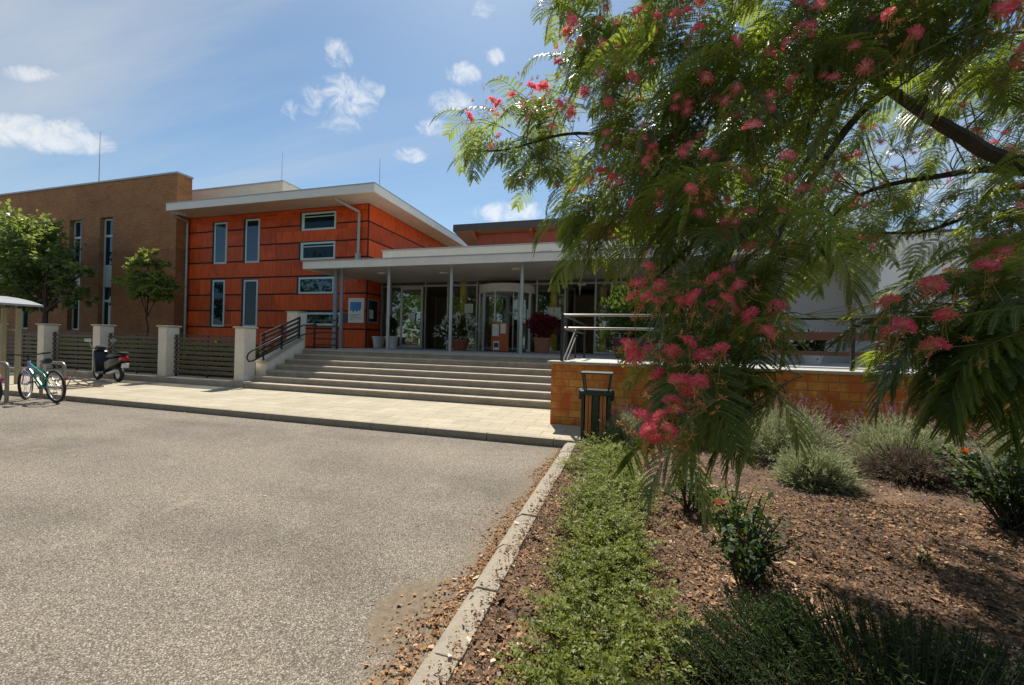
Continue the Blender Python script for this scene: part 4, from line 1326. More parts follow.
# low rusty lattice rack
t = thing('low_bike_rack', 'low rusty slanted bike rack lying on the pavement edge', 'bike rack', (-12.7, 6.7, 0))
b = MB()
for xx in (-13.45, -13.05, -12.65):
    b.tube([(xx, 6.25, 0.03), (xx, 6.95, 0.03)], 0.016, 6).tube([(xx, 6.25, 0.03), (xx - 0.12, 6.5, 0.42), (xx, 6.95, 0.03)], 0.014, 6)
b.tube([(-13.6, 6.25, 0.03), (-12.6, 6.25, 0.03)], 0.018, 6).tube([(-13.6, 6.95, 0.03), (-12.6, 6.95, 0.03)], 0.018, 6).tube([(-13.7, 6.5, 0.42), (-12.75, 6.5, 0.42)], 0.014, 6)
b.build('rack_frame', M_RUST, t)

# bike shelter at the left edge
t = thing('bike_shelter', 'beige steel bike shelter with curved grey roof at left edge', 'shelter', (-15.8, 6.2, -0.1))
for xx, yy in ((-15.02, 6.5), (-15.45, 6.42), (-17.4, 6.5), (-17.4, 6.42)):
    MB().box(xx - 0.045, xx + 0.045, yy - 0.04, yy + 0.04, -0.10, 1.93).build('post', M_SHPOST, t)
b = MB()
for z in (0.35, 1.35):
    b.box(-17.3, -14.95, 6.47, 6.53, z, z + 0.06)
b.build('cross_rail', M_SHPOST, t)
prof = []
for k in range(9):
    a = k / 8
    prof.append((-18.4 + a * 4.1, 1.97 + 0.28 * math.sin(math.pi * (0.15 + 0.85 * a)) ** 0.8 if a < 1 else 1.97))
poly = [(x_, z_ + 0.05) for x_, z_ in prof] + [(x_, z_) for x_, z_ in reversed(prof)]
MB().prism(poly, 'Y', 5.7, 6.62).build('roof', M_POLY, t)
b = MB()
b.prism([(x_, z_ + 0.062) for x_, z_ in prof] + [(x_, z_ - 0.02) for x_, z_ in reversed(prof)], 'Y', 5.66, 5.698)
b.build('roof_edge', M_FASCIA, t)

# scooter
t = thing('motor_scooter', 'black motor scooter with red tail light parked by the fence', 'scooter', (-14.25, 7.98, 0), R(-7))
t.scale = (0.9, 0.9, 0.9)


def swheel(c):
    w = MB().torus((0, 0, 0), 0.185, 0.055, 28, 10).build('wheel', M_RUBBER, t, smooth='all', world=False)
    w.location = c
    MB().lathe((0, 0, 0), [(0.14, -0.03), (0.15, 0.0), (0.14, 0.03)], 20, axis='Y').build('hub', M_GREYPL, w, world=False)


swheel((0.58, 0, 0.24))
swheel((-0.66, 0, 0.24))


def loft(sections, n=12):
    """sections: (x, zc, half width, half height)"""
    v_, f_ = [], []
    for (x_, zc, hw, hh) in sections:
        for k in range(n):
            a = 2 * math.pi * k / n
            ca, sa = math.cos(a), math.sin(a)
            v_.append((x_, hw * math.copysign(abs(ca) ** 0.7, ca), zc + hh * math.copysign(abs(sa) ** 0.7, sa)))
    for i in range(len(sections) - 1):
        for k in range(n):
            f_.append((i * n + k, i * n + (k + 1) % n, (i + 1) * n + (k + 1) % n, (i + 1) * n + k))
    f_.append(tuple(range(n)))
    f_.append(tuple((len(sections) - 1) * n + k for k in range(n - 1, -1, -1)))
    return MB().add(v_, f_)


loft([(-0.02, 0.40, 0.10, 0.10), (0.08, 0.50, 0.16, 0.20), (0.40, 0.58, 0.17, 0.17), (0.70, 0.66, 0.13, 0.12), (0.90, 0.72, 0.08, 0.06)]).build('rear_body', M_BLACK, t, smooth=True, world=False)
loft([(0.02, 0.76, 0.10, 0.03), (0.15, 0.79, 0.14, 0.055), (0.42, 0.80, 0.145, 0.055), (0.62, 0.84, 0.13, 0.06), (0.86, 0.85, 0.08, 0.03)]).build('seat', M_IRON, t, smooth=True, world=False)
loft([(-0.48, 0.26, 0.15, 0.04), (-0.30, 0.25, 0.17, 0.05), (0.05, 0.27, 0.17, 0.06)]).build('footboard', M_BLACK, t, smooth=True, world=False)
b = MB().prism([(-0.50, 0.24), (-0.40, 0.24), (-0.44, 0.60), (-0.50, 0.92), (-0.58, 0.96), (-0.62, 0.80), (-0.57, 0.45)], 'Y', -0.17, 0.17)
b.build('leg_shield', M_BLACK, t, bevel=0.03, smooth=True, world=False)
loft([(-0.90, 0.36, 0.05, 0.03), (-0.78, 0.46, 0.085, 0.05), (-0.62, 0.50, 0.09, 0.05), (-0.46, 0.42, 0.05, 0.03)]).build('front_mudguard', M_BLACK, t, smooth=True, world=False)
loft([(-0.70, 0.99, 0.09, 0.07), (-0.60, 1.02, 0.13, 0.09), (-0.48, 1.01, 0.10, 0.06)]).build('headlight', M_BLACK, t, smooth=True, world=False)
b = MB().tube([(-0.46, -0.34, 1.04), (-0.54, -0.12, 1.02), (-0.54, 0.12, 1.02), (-0.46, 0.34, 1.04)], 0.018, 8)
b.tube([(-0.60, 0, 0.95), (-0.66, 0, 0.24)], 0.035, 8)
b.build('handlebar', M_BLACK, t, smooth=True, world=False)
for s in (-1, 1):
    m_ = MB().tube([(-0.52, 0.22 * s, 1.04), (-0.54, 0.28 * s, 1.22)], 0.008, 6)
    m_.obox((-0.54, 0.31 * s, 1.27), (0.03, 0.15, 0.10), (0, 0, 0.2 * s))
    m_.build('mirror', M_GREYPL, t, bevel=0.004, world=False)
loft([(0.80, 0.72, 0.11, 0.07), (0.90, 0.74, 0.11, 0.07), (0.95, 0.75, 0.06, 0.04)]).build('tail_light', M_REDPL, t, smooth=True, world=False)
loft([(0.50, 0.92, 0.10, 0.012), (0.75, 0.93, 0.12, 0.014), (0.98, 0.91, 0.09, 0.012)]).build('luggage_rack', M_IRON, t, smooth=True, world=False)
MB().tube([(0.25, -0.16, 0.26), (0.50, -0.19, 0.28), (0.85, -0.20, 0.36)], [0.025, 0.05, 0.05], 10).build('exhaust', M_GREYPL, t, smooth=True, world=False)
MB().obox((0.93, 0, 0.52), (0.015, 0.18, 0.14), (0, R(15), 0)).build('number_plate', M_PAPER, t, world=False)


# ------------------------------------------------------------------ broadleaf trees
def broadleaf(label, name, base, trunk_h, blobs, n, ll, lw, mat, tr=0.12, group=None, limbs=True):
    t = thing(name, label, 'tree', base, group=group)
    bz = base[2]
    top = Vector((base[0], base[1], bz + trunk_h))
    b = MB()
    pts = [Vector(base) + Vector((0, 0, -0.1))]
    for k in range(1, 7):
        pts.append(Vector(base).lerp(top, k / 6) + Vector((random.uniform(-.04, .04), random.uniform(-.04, .04), 0)))
    b.tube(pts, [tr * (1 - 0.09 * k) for k in range(7)], 8)
    for (c, rad, wgt) in blobs:
        cc = Vector(c)
        mid = top.lerp(cc, 0.5) + Vector((random.uniform(-.15, .15), random.uniform(-.15, .15), -0.05))
        b.tube([top - Vector((0, 0, trunk_h * 0.15)), mid, cc], [tr * 0.45, tr * 0.28, tr * 0.08], 6)
        for q in range(5):
            d_ = Vector(sphere_dirs(1, 0.2)[0])
            e = cc + Vector((d_.x * rad[0], d_.y * rad[1], d_.z * rad[2])) * 0.85
            b.tube([mid.lerp(cc, 0.4), cc.lerp(e, 0.5) + Vector((0, 0, 0.05)), e], [tr * 0.15, tr * 0.09, tr * 0.03], 5)
    b.build('trunk', M_BARK2, t, smooth=True)
    tot = sum(w for _, _, w in blobs)
    allq = []
    for (c, rad, wgt) in blobs:
        m = int(n * wgt / tot)
        ncl = max(6, m // 22)
        cd = sphere_dirs(ncl, 0.15)
        cr = (0.35 + 0.65 * RNG.random(ncl) ** 0.5)[:, None]
        cc = np.array(c) + cd * cr * np.array(rad)
        idx = RNG.integers(0, ncl, m)
        bp_ = cc[idx] + RNG.normal(0, 1, (m, 3)) * min(rad) * 0.13
        dr = norm(cd[idx] * 0.8 + RNG.normal(0, 0.6, (m, 3)) + np.array([0, 0, -0.25]))
        allq.append(leaves(bp_, dr, ll * (0.6 + 0.7 * RNG.random(m)), lw * (0.7 + 0.6 * RNG.random(m))))
    quads_obj('crown', np.concatenate(allq), mat, t)
    return t


broadleaf('large leafy tree behind the bike shelter at the left edge', 'broadleaf_tree', (-26.4, 12.3, 0.1), 2.6,
          [((-28.3, 12.3, 5.6), (2.0, 1.6, 1.5), 3), ((-26.9, 12.0, 4.9), (1.45, 1.3, 1.2), 2.4), ((-29.5, 12.5, 4.2), (1.8, 1.5, 1.3), 2), ((-27.4, 12.2, 3.4), (1.4, 1.2, 0.9), 1.6),
           ((-25.2, 11.8, 4.5), (0.7, 0.6, 0.5), .5), ((-24.4, 11.9, 3.6), (0.7, 0.5, 0.3), .3), ((-23.2, 11.9, 4.0), (0.7, 0.5, 0.35), .25), ((-23.6, 12, 2.9), (0.9, 0.5, 0.4), .3)],
          9000, 0.24, 0.13, M_TLEAF, 0.17)
broadleaf('small young tree with pale green crown behind the fence', 'young_tree', (-18.9, 11.8, 0.1), 2.3,
          [((-18.75, 11.8, 3.35), (0.85, 0.8, 0.55), 3), ((-19.0, 11.8, 4.0), (0.75, 0.7, 0.55), 2), ((-18.0, 11.7, 3.15), (0.55, 0.5, 0.4), 1), ((-19.7, 11.8, 3.4), (0.6, 0.5, 0.5), 1.2), ((-18.95, 11.8, 4.5), (0.4, 0.4, 0.3), .5)],
          2600, 0.20, 0.10, M_TLEAF2, 0.045)
# trees across the road, behind the viewer, that the glass mirrors
for (x_, y_, h_, s_) in ((-42, -17, 3.0, 1.1), (-33, -15, 3.2, 1.0), (-25, -16, 3.0, 1.0), (-18, -14, 3.4, 1.1), (-11, -16, 3.0, 1.0), (-4, -14, 3.3, 1.1), (3, -16, 3.0, 1.0), (10, -15, 3.2, 1.1), (18, -16, 3.2, 1.1)):
    broadleaf('green tree across the road seen only as a reflection in the glass', 'broadleaf_tree', (x_, y_, -0.1), h_,
              [((x_, y_, h_ + 5.6 * s_), (2.9 * s_, 2.6 * s_, 3.6 * s_), 3), ((x_ - 2.0, y_, h_ + 2.0), (2.6, 2.2, 2.6), 2), ((x_ + 2.1, y_, h_ + 2.2), (2.6, 2.2, 2.6), 2), ((x_, y_ + 1, 1.6), (3.4, 1.2, 1.7), 1.6)],
              4200, 0.55, 0.32, M_TLEAF, 0.24, group='trees mirrored in the glass')
# clipped hedge behind the fence
hg = thing('hedge', 'green clipped hedge seen through the gaps of the slat fence', 'hedge', (-15.8, 9.9, 0.1))
hx = RNG.uniform(-21.5, -10.75, 9000)
hy = RNG.uniform(9.4, 10.3, 9000)
hz_ = 0.1 + 1.06 * RNG.random(9000) ** 0.6 * (0.93 + 0.08 * np.sin(hx * 3) + 0.05 * np.sin(hx * 7.7))
quads_obj('foliage', leaves(np.stack([hx, hy, hz_], 1), sphere_dirs(9000, 0.3), RNG.uniform(0.08, 0.15, 9000), RNG.uniform(0.05, 0.08, 9000)), M_COVER, hg)
b = MB()
for k in range(44):
    xx = -21.4 + k * 0.245
    b.tube([(xx, 9.85, 0.05), (xx + random.uniform(-.1, .1), 9.85 + random.uniform(-.2, .2), 0.6), (xx + random.uniform(-.2, .2), 9.85 + random.uniform(-.3, .3), 1.05)], [0.02, 0.014, 0.006], 5)
b.build('stems', M_BARK2, hg)

# ------------------------------------------------------------------ silk tree (pink blossom) in front
silk = thing('silk_tree', 'spreading silk tree with feathery leaves and pink pompom blossom over the bed', 'tree', (3.9, 2.6, 0.05))


def leaf_template(pitch, bend, npairs, nlf, seed, lw=0.30):
    rg = np.random.default_rng(seed)
    m = 40
    s = np.linspace(0, 1, m)
    th = pitch - bend * s ** 1.2
    dx, dz = np.cos(th), np.sin(th)
    side = rg.normal(0, 0.12)
    X_ = np.concatenate([[0], np.cumsum((dx[1:] + dx[:-1]) / 2 / (m - 1))])
    Z_ = np.concatenate([[0], np.cumsum((dz[1:] + dz[:-1]) / 2 / (m - 1))])
    Y_ = side * s ** 2
    rach = np.stack([X_, Y_, Z_], 1)
    qs = []
    stalk = []
    for k in range(npairs):
        sk = 0.20 + 0.80 * k / (npairs - 1)
        i = min(m - 1, int(sk * (m - 1)))
        T = np.array([dx[i], 0, dz[i]])
        Nn = np.array([-dz[i], 0, dx[i]])
        f = k / (npairs - 1)
        plen = (0.28 + 0.15 * math.sin(math.pi * min(1, 0.15 + f * 0.95))) * (1.0 if f < 0.8 else 1.0 - 0.9 * (f - 0.8))
        ang = R(72 - 34 * f)
        for sg in (-1, 1):
            a = ang + rg.normal(0, 0.06)
            d0 = math.cos(a) * T + math.sin(a) * sg * np.array([0, 1, 0]) + 0.10 * Nn
            droop = 0.75 + rg.normal(0, 0.12)
            us = (np.arange(nlf) + 0.5) / nlf
            uu = np.linspace(0, 1, 12)
            dd = norm(d0[None, :] + np.array([0, 0, -1.0])[None, :] * (droop * uu ** 1.1)[:, None])
            pp = rach[i] + np.concatenate([np.zeros((1, 3)), np.cumsum((dd[1:] + dd[:-1]) / 2 / 11, axis=0)]) * plen
            P = np.stack([np.interp(us, uu, pp[:, c]) for c in range(3)], 1)
            D = norm(np.stack([np.interp(us, uu, dd[:, c]) for c in range(3)], 1))
            W = norm(np.cross(D, Nn[None, :] + 0.001))
            U = np.cross(W, D)
            stalk.append(np.stack([pp[0], pp[5], pp[11]]))
            ll = 0.038 * (1 - 0.45 * us ** 2) * (0.7 + 0.3 * np.minimum(1, us * 5)) * (21 / nlf) ** 0.3
            for sl in (-1, 1):
                dl_ = norm(0.52 * D + 0.85 * sl * W + 0.16 * U + rg.normal(0, 0.07, (nlf, 3)))
                per = norm(np.cross(dl_, U))
                L_ = ll[:, None]
                hw = L_ * 0.62 * 0.5 * (21 / nlf) ** 0.6
                mid = P + dl_ * L_ * 0.5
                qs.append(np.stack([P, mid + per * hw, P + dl_ * L_, mid - per * hw], 1))
    return np.concatenate(qs), rach[::4], stalk


TPL = {}
for lod, (npr, nlf) in (('hi', (12, 21)), ('lo', (9, 13))):
    TPL[lod] = []
    for k, (pit, bend) in enumerate(((25, 75), (10, 70), (-5, 70), (-20, 60), (-40, 45), (-60, 25), (40, 95), (0, 85), (-30, 50), (15, 60), (-50, 30), (30, 60))):
        TPL[lod].append(leaf_template(R(pit), R(bend), npr, nlf, 100 + k))

CL = [  # photo x, photo y, metres away, spread px, leaves
    (478, 140, 3.1, 20, 7), (508, 158, 3.0, 26, 9), (545, 120, 2.9, 26, 10), (568, 162, 2.9, 22, 8), (540, 180, 3.0, 18, 5), (520, 115, 3.0, 16, 5),
    (575, 80, 2.8, 26, 11), (600, 40, 2.7, 26, 12), (640, 60, 2.6, 32, 15), (620, 110, 2.5, 32, 15), (592, 5, 2.6, 22, 7), (548, -6, 2.6, 8, 3),
    (660, 15, 2.4, 35, 14), (705, 55, 2.2, 42, 17), (660, 140, 2.3, 36, 16), (612, 155, 2.4, 30, 12), (650, 190, 2.2, 34, 13),
    (583, 212, 2.2, 14, 5), (608, 236, 2.1, 18, 6), (640, 222, 2.1, 22, 7),
    (700, 130, 2.1, 42, 18), (745, 90, 2.1, 42, 18), (700, 200, 1.9, 36, 14), (745, 175, 2.0, 38, 15), (685, 245, 1.8, 28, 10), (725, 255, 1.75, 36, 12), (772, 235, 1.8, 34, 12),
    (650, 295, 1.7, 20, 5), (690, 305, 1.6, 30, 10), (738, 308, 1.6, 34, 10), (768, 280, 1.6, 24, 7), (645, 365, 1.6, 16, 4), (680, 362, 1.5, 26, 7), (722, 358, 1.4, 26, 8), (755, 340, 1.4, 18, 4),
    (662, 395, 1.35, 10, 3), (692, 395, 1.3, 18, 5), (728, 402, 1.3, 20, 6), (752, 400, 1.3, 12, 3), (682, 420, 1.22, 8, 2), (745, 418, 1.25, 10, 2),
    (790, 35, 2.1, 46, 19), (840, 20, 2.1, 46, 19), (900, 30, 2.0, 50, 20), (960, 30, 1.9, 50, 22), (1012, 50, 1.8, 46, 18), (790, 115, 2.2, 40, 14), (832, 80, 2.2, 34, 10),
    (905, 70, 3.0, 30, 8), (975, 85, 2.9, 40, 12), (1015, 120, 2.9, 34, 9), (937, 98, 3.6, 36, 10), (985, 55, 3.4, 45, 14), (1022, 95, 3.2, 40, 12), (890, 40, 3.7, 40, 12), (815, 170, 2.5, 30, 8),  # the deepest of these added to shade the bed below
    (830, 225, 3.2, 36, 15), (870, 222, 3.4, 36, 15), (798, 262, 3.0, 24, 8), (848, 262, 3.2, 24, 9), (925, 205, 3.3, 36, 11), (950, 232, 3.0, 24, 5), (992, 215, 2.8, 34, 11), (1018, 225, 2.6, 26, 8),
    (880, 165, 3.4, 44, 9), (945, 165, 3.2, 40, 9), (905, 130, 3.6, 40, 6), (850, 130, 3.4, 30, 5),
    (1002, 300, 1.5, 30, 8), (962, 328, 1.4, 32, 9), (1012, 358, 1.3, 34, 11), (960, 350, 1.35, 28, 8), (920, 345, 1.4, 14, 3), (988, 365, 1.3, 26, 7), (1022, 370, 1.25, 20, 6), (1010, 330, 1.4, 30, 8), (985, 300, 1.5, 30, 8),
    (740, 150, 3.8, 45, 16), (790, 130, 3.9, 45, 16), (770, 190, 3.7, 40, 14), (715, 195, 3.6, 36, 12), (830, 50, 3.8, 45, 14), (760, 70, 3.9, 45, 16), (800, 85, 3.8, 45, 14), (660, 140, 3.7, 36, 10), (690, 165, 3.7, 40, 12),  # rear rows from here: hidden leaf clusters added to dapple the bed with shade
    (780, 180, 4.2, 40, 12), (822, 188, 4.3, 36, 11), (852, 214, 4.2, 34, 11), (800, 140, 4.5, 44, 12), (742, 172, 4.4, 40, 12), (880, 205, 4.5, 36, 10), (765, 225, 4.1, 34, 9), (905, 222, 4.3, 30, 7),
    (650, 110, 3.9, 40, 8), (700, 120, 4.0, 50, 14), (765, 105, 4.2, 50, 14), (830, 60, 4.3, 45, 10), (905, 55, 4.2, 50, 12), (965, 80, 4.0, 50, 12), (1010, 170, 3.6, 40, 10),
    # above and right of the picture: the rest of the crown, unseen, added to cast shade
    (640, -60, 2.8, 60, 16), (740, -70, 2.6, 70, 20), (850, -80, 2.6, 80, 22), (960, -90, 2.4, 80, 22), (1060, -40, 2.2, 70, 20), (1080, 90, 2.0, 50, 14), (1090, 220, 2.2, 50, 14),
    (1100, 320, 1.6, 50, 10), (800, -150, 3.2, 90, 20), (930, -170, 3.0, 100, 20), (700, -120, 3.4, 80, 16), (1050, -160, 2.6, 90, 18),
]
trunk_top = Vector((3.2, 2.9, 1.9))
limb = {}
LIMBS = [  # nodes seen in the picture, thick to thin
    ([Vector((3.9, 2.6, -0.1)), Vector((3.75, 2.65, 0.7)), Vector((3.5, 2.75, 1.3)), trunk_top], [0.15, 0.125, 0.11, 0.10]),
    ([trunk_top, at(1024, 165, 2.5), at(960, 135, 2.45), at(912, 105, 2.4), at(860, 70, 2.4), at(800, 50, 2.35), at(730, 45, 2.4), at(650, 55, 2.55)], [0.075, 0.045, 0.038, 0.030, 0.025, 0.020, 0.015, 0.009]),
    ([at(885, 90, 2.4), at(852, 122, 2.3), at(812, 178, 2.2), at(780, 230, 2.0), at(760, 300, 1.75), at(735, 370, 1.5), at(720, 420, 1.35)], [0.024, 0.021, 0.018, 0.015, 0.011, 0.008, 0.005]),
    ([at(860, 70, 2.4), at(830, 120, 2.3), at(790, 185, 2.2), at(755, 220, 2.0), at(700, 240, 1.9), at(655, 280, 1.7)], [0.018, 0.017, 0.014, 0.011, 0.008, 0.005]),
    ([trunk_top, at(1024, 172, 3.0), at(940, 176, 3.2), at(860, 195, 3.3), at(800, 250, 3.1)], [0.05, 0.030, 0.022, 0.014, 0.007]),
    ([trunk_top, at(1024, 186, 2.9), at(970, 215, 3.0), at(920, 232, 3.1), at(870, 232, 3.3)], [0.05, 0.022, 0.016, 0.011, 0.006]),
    ([at(730, 45, 2.4), at(690, 110, 2.4), at(650, 150, 2.5), at(600, 135, 2.75), at(560, 135, 2.9), at(505, 150, 3.0), at(470, 150, 3.1)], [0.018, 0.017, 0.014, 0.012, 0.010, 0.007, 0.004]),
    ([at(690, 110, 2.4), at(660, 170, 2.3), at(625, 215, 2.15)], [0.014, 0.010, 0.005]),
    ([trunk_top, Vector((2.6, 2.6, 1.75)), at(1020, 300, 1.6), at(975, 330, 1.45), at(930, 360, 1.4)], [0.05, 0.035, 0.018, 0.012, 0.006]),
    ([at(975, 330, 1.45), at(1000, 370, 1.35), at(985, 405, 1.3)], [0.011, 0.008, 0.004]),
    ([trunk_top, Vector((2.9, 3.1, 2.8)), at(960, -60, 2.6), at(850, -80, 2.7), at(740, -70, 2.8), at(650, -40, 2.9)], [0.08, 0.06, 0.045, 0.03, 0.02, 0.008]),
    ([at(960, -60, 2.6), at(900, 10, 2.2), at(840, 20, 2.15)], [0.03, 0.02, 0.008]),
    ([at(650, 55, 2.55), at(600, 30, 2.7), at(560, 2, 2.7)], [0.009, 0.007, 0.004]),
]


def smooth_path(pts, rs, sub=5):
    out, ro = [], []
    n = len(pts)
    for i in range(n - 1):
        p0, p1, p2, p3 = pts[max(i - 1, 0)], pts[i], pts[i + 1], pts[min(i + 2, n - 1)]
        for k in range(sub):
            q = k / sub
            out.append(0.5 * ((2 * p1) + (p2 - p0) * q + (2 * p0 - 5 * p1 + 4 * p2 - p3) * q * q + (3 * p1 - p0 - 3 * p2 + p3) * q ** 3))
            ro.append(rs[i] + (rs[i + 1] - rs[i]) * q)
    out.append(pts[-1])
    ro.append(rs[-1])
    return out, ro


nodes = []
first = True
tb = MB()
lb = []
for pts, rs in LIMBS:
    sp, sr = smooth_path(pts, rs)
    nodes += sp
    if first:
        tb.tube(sp, sr, 12)
        first = False
    else:
        m = MB()
        m.tube(sp, sr, 8)
        lb.append(m)
tb.build('trunk', M_BARK, silk, smooth=True)
for m in lb:
    m.build('limb', M_BARK, silk, smooth=True)
NODE = np.array([list(p) for p in nodes])

twig = MB()
LQ, LR = [], []
SQ = []
bases = []


def ribbon(p0, p1, w):
    """thin crossed strip from p0 to p1"""
    d = p1 - p0
    a = np.cross(d, np.array([0.3, 0.2, 1.0]))
    a = a / (np.linalg.norm(a) + 1e-9) * w
    c = np.cross(d, a)
    c = c / (np.linalg.norm(c) + 1e-9) * w
    return [np.stack([p0 - a, p0 + a, p1 + a, p1 - a]), np.stack([p0 - c, p0 + c, p1 + c, p1 - c])]


for (px, py, d, rpx, n) in CL:
    cc = np.array(at(px, py, d))
    rad = rpx / FPX * d
    lod = 'hi' if d < 1.95 else 'lo'
    # nearest limb node -> bough to the cluster
    k = np.argmin(((NODE - cc) ** 2).sum(1) + 0.4 * np.maximum(0, cc[2] - NODE[:, 2]))
    hub = cc + np.array([0.07, 0.03, 0.09]) * (1.6 if d > 2 else 1.0)
    if np.linalg.norm(NODE[k] - hub) > 0.05:
        gap = np.linalg.norm(NODE[k] - hub)
        sp_, sr_ = smooth_path([Vector(NODE[k]), Vector(NODE[k] * 0.66 + hub * 0.34 + RNG.normal(0, 0.05, 3) * gap + np.array([0, 0, 0.10 * gap])),
                                Vector(NODE[k] * 0.33 + hub * 0.67 + RNG.normal(0, 0.05, 3) * gap + np.array([0, 0, 0.12 * gap])), Vector(hub)], [0.0055, 0.0045, 0.0035, 0.0025], 4)
        twig.tube(sp_, sr_, 5)
    chain = [hub]
    n = int(round(n * (0.85 if d < 1.7 else 1.0 if d < 1.95 else 1.35)))
    for _ in range(n):
        off = RNG.normal(0, 0.5, 3)
        off *= rad
        off[1] *= 1.4
        yaw = math.pi + RNG.normal(0.0, 1.0 if d > 1.9 else 0.75)           # outwards, away from the trunk
        L = 0.31 * RNG.uniform(0.75, 1.2)
        if d < 1.5:
            L *= 1.02
        base = cc + off + np.array([-math.cos(yaw) * 0.35 * L, -math.sin(yaw) * 0.35 * L, 0.22 * L])
        tipd = (Vector(base) + 0.8 * L * Vector((math.cos(yaw), math.sin(yaw), 0)) - C0).dot(FWD)
        tip_ = base + 0.85 * L * np.array([math.cos(yaw), math.sin(yaw), -0.3]) - np.array(C0)
        tipx = 512 + FPX * float(tip_ @ np.array(RIGHT)) / max(0.3, float(tip_ @ np.array(FWD)))
        if py > 280 and px < 830 and tipx < 632:
            continue
        if min((Vector(base) - C0).dot(FWD), tipd) < max(0.95, d * 0.72):
            continue
        q, rach, stalk = TPL[lod][RNG.integers(0, 12)]
        roll = RNG.normal(0, 0.25)
        cy_, sy_ = math.cos(yaw), math.sin(yaw)
        cr_, sr_ = math.cos(roll), math.sin(roll)
        Rm = np.array([[cy_, -sy_, 0], [sy_, cy_, 0], [0, 0, 1]]) @ np.array([[1, 0, 0], [0, cr_, -sr_], [0, sr_, cr_]])
        LQ.append((q @ Rm.T) * L + base)
        LR.append(np.full(len(q), RNG.random()) * 0.8 + RNG.random(len(q)) * 0.2)
        rw_ = (rach @ Rm.T) * L + base
        for a, c in zip(rw_[:-1], rw_[1:]):
            SQ += ribbon(a, c, 0.0011)
        for s_ in stalk:
            sw = (s_ @ Rm.T) * L + base
            SQ += ribbon(sw[0], sw[1], 0.0010)[:1]
            SQ += ribbon(sw[1], sw[2], 0.0008)[:1]
        bases.append(base)
        pts_ = np.array(chain)
        kq = int(np.argmin(((pts_ - base) ** 2).sum(1)))
        gp = np.linalg.norm(pts_[kq] - base)
        twig.tube([Vector(pts_[kq]), Vector(pts_[kq] * 0.6 + base * 0.4 + np.array([0, 0, 0.10 * gp])), Vector(pts_[kq] * 0.25 + base * 0.75 + np.array([0, 0, 0.09 * gp])), Vector(base)], [0.0024, 0.0021, 0.0018, 0.0015], 4)
        chain.append(base)
HERO = [(778, 385, 1.25, 3.14, 0, .36), (738, 372, 1.25, 0.15, 3, .30), (708, 430, 1.18, 3.4, 3, .27), (662, 425, 1.18, -0.5, 4, .25), (715, 392, 1.2, 2.4, 5, .25), (705, 325, 1.4, 3.3, 1, .28),
        (650, 165, 1.8, 3.14, 0, .40), (668, 45, 1.8, 3.5, 1, .44), (775, 205, 1.5, 0.1, 3, .44), (735, 180, 1.6, 3.0, 0, .42), (735, 60, 1.9, 3.6, 1, .38), (800, 55, 1.9, 0.3, 0, .36),
        (858, 40, 1.9, 3.1, 1, .36), (1035, 275, 1.35, 3.1, 1, .46), (1035, 320, 1.25, 3.3, 3, .42), (975, 305, 1.35, 3.14, 3, .38), (945, 335, 1.35, 2.9, 8, .32), (1015, 345, 1.25, 3.1, 8, .32), (995, 350, 1.3, 2.6, 3, .30),
        (600, 196, 2.0, 3.3, 2, .40), (632, 206, 1.9, 3.0, 3, .40), (612, 215, 1.95, 2.6, 8, .38), (745, 285, 1.5, 0.2, 8, .34), (720, 250, 1.6, 3.5, 3, .40), (945, 35, 1.9, 3.0, 1, .36), (1010, 50, 1.8, 3.3, 0, .38)]
for (px, py, d, yaw, ti, L) in HERO:
    base = np.array(at(px, py, d))
    q, rach, stalk = TPL['hi'][ti]
    cy_, sy_ = math.cos(yaw), math.sin(yaw)
    Rm = np.array([[cy_, -sy_, 0], [sy_, cy_, 0], [0, 0, 1]])
    LQ.append((q @ Rm.T) * L + base)
    LR.append(np.full(len(q), RNG.random()) * 0.8 + RNG.random(len(q)) * 0.2)
    rw_ = (rach @ Rm.T) * L + base
    for a, c in zip(rw_[:-1], rw_[1:]):
        SQ += ribbon(a, c, 0.0014)
    for s_ in stalk:
        sw = (s_ @ Rm.T) * L + base
        SQ += ribbon(sw[0], sw[1], 0.0010)[:1]
        SQ += ribbon(sw[1], sw[2], 0.0008)[:1]
    B_ = np.array(bases)
    kq = int(np.argmin(((B_ - base) ** 2).sum(1)))
    twig.tube([Vector(B_[kq]), Vector((B_[kq] + base) / 2 + np.array([0, 0, 0.012])), Vector(base)], [0.0026, 0.0022, 0.0018], 4)
twig.build('twigs', plain('young_twig', (0.11, 0.095, 0.045), 0.7), silk)
allL = np.concatenate(LQ)
allS = np.array(SQ)
V = np.concatenate([allL, allS])
quads_obj('crown', V, [M_SILK, M_STALK], silk, rnd=np.concatenate([np.concatenate(LR), np.zeros(len(allS))]),
          matidx=np.concatenate([np.zeros(len(allL), np.int32), np.ones(len(allS), np.int32)]))


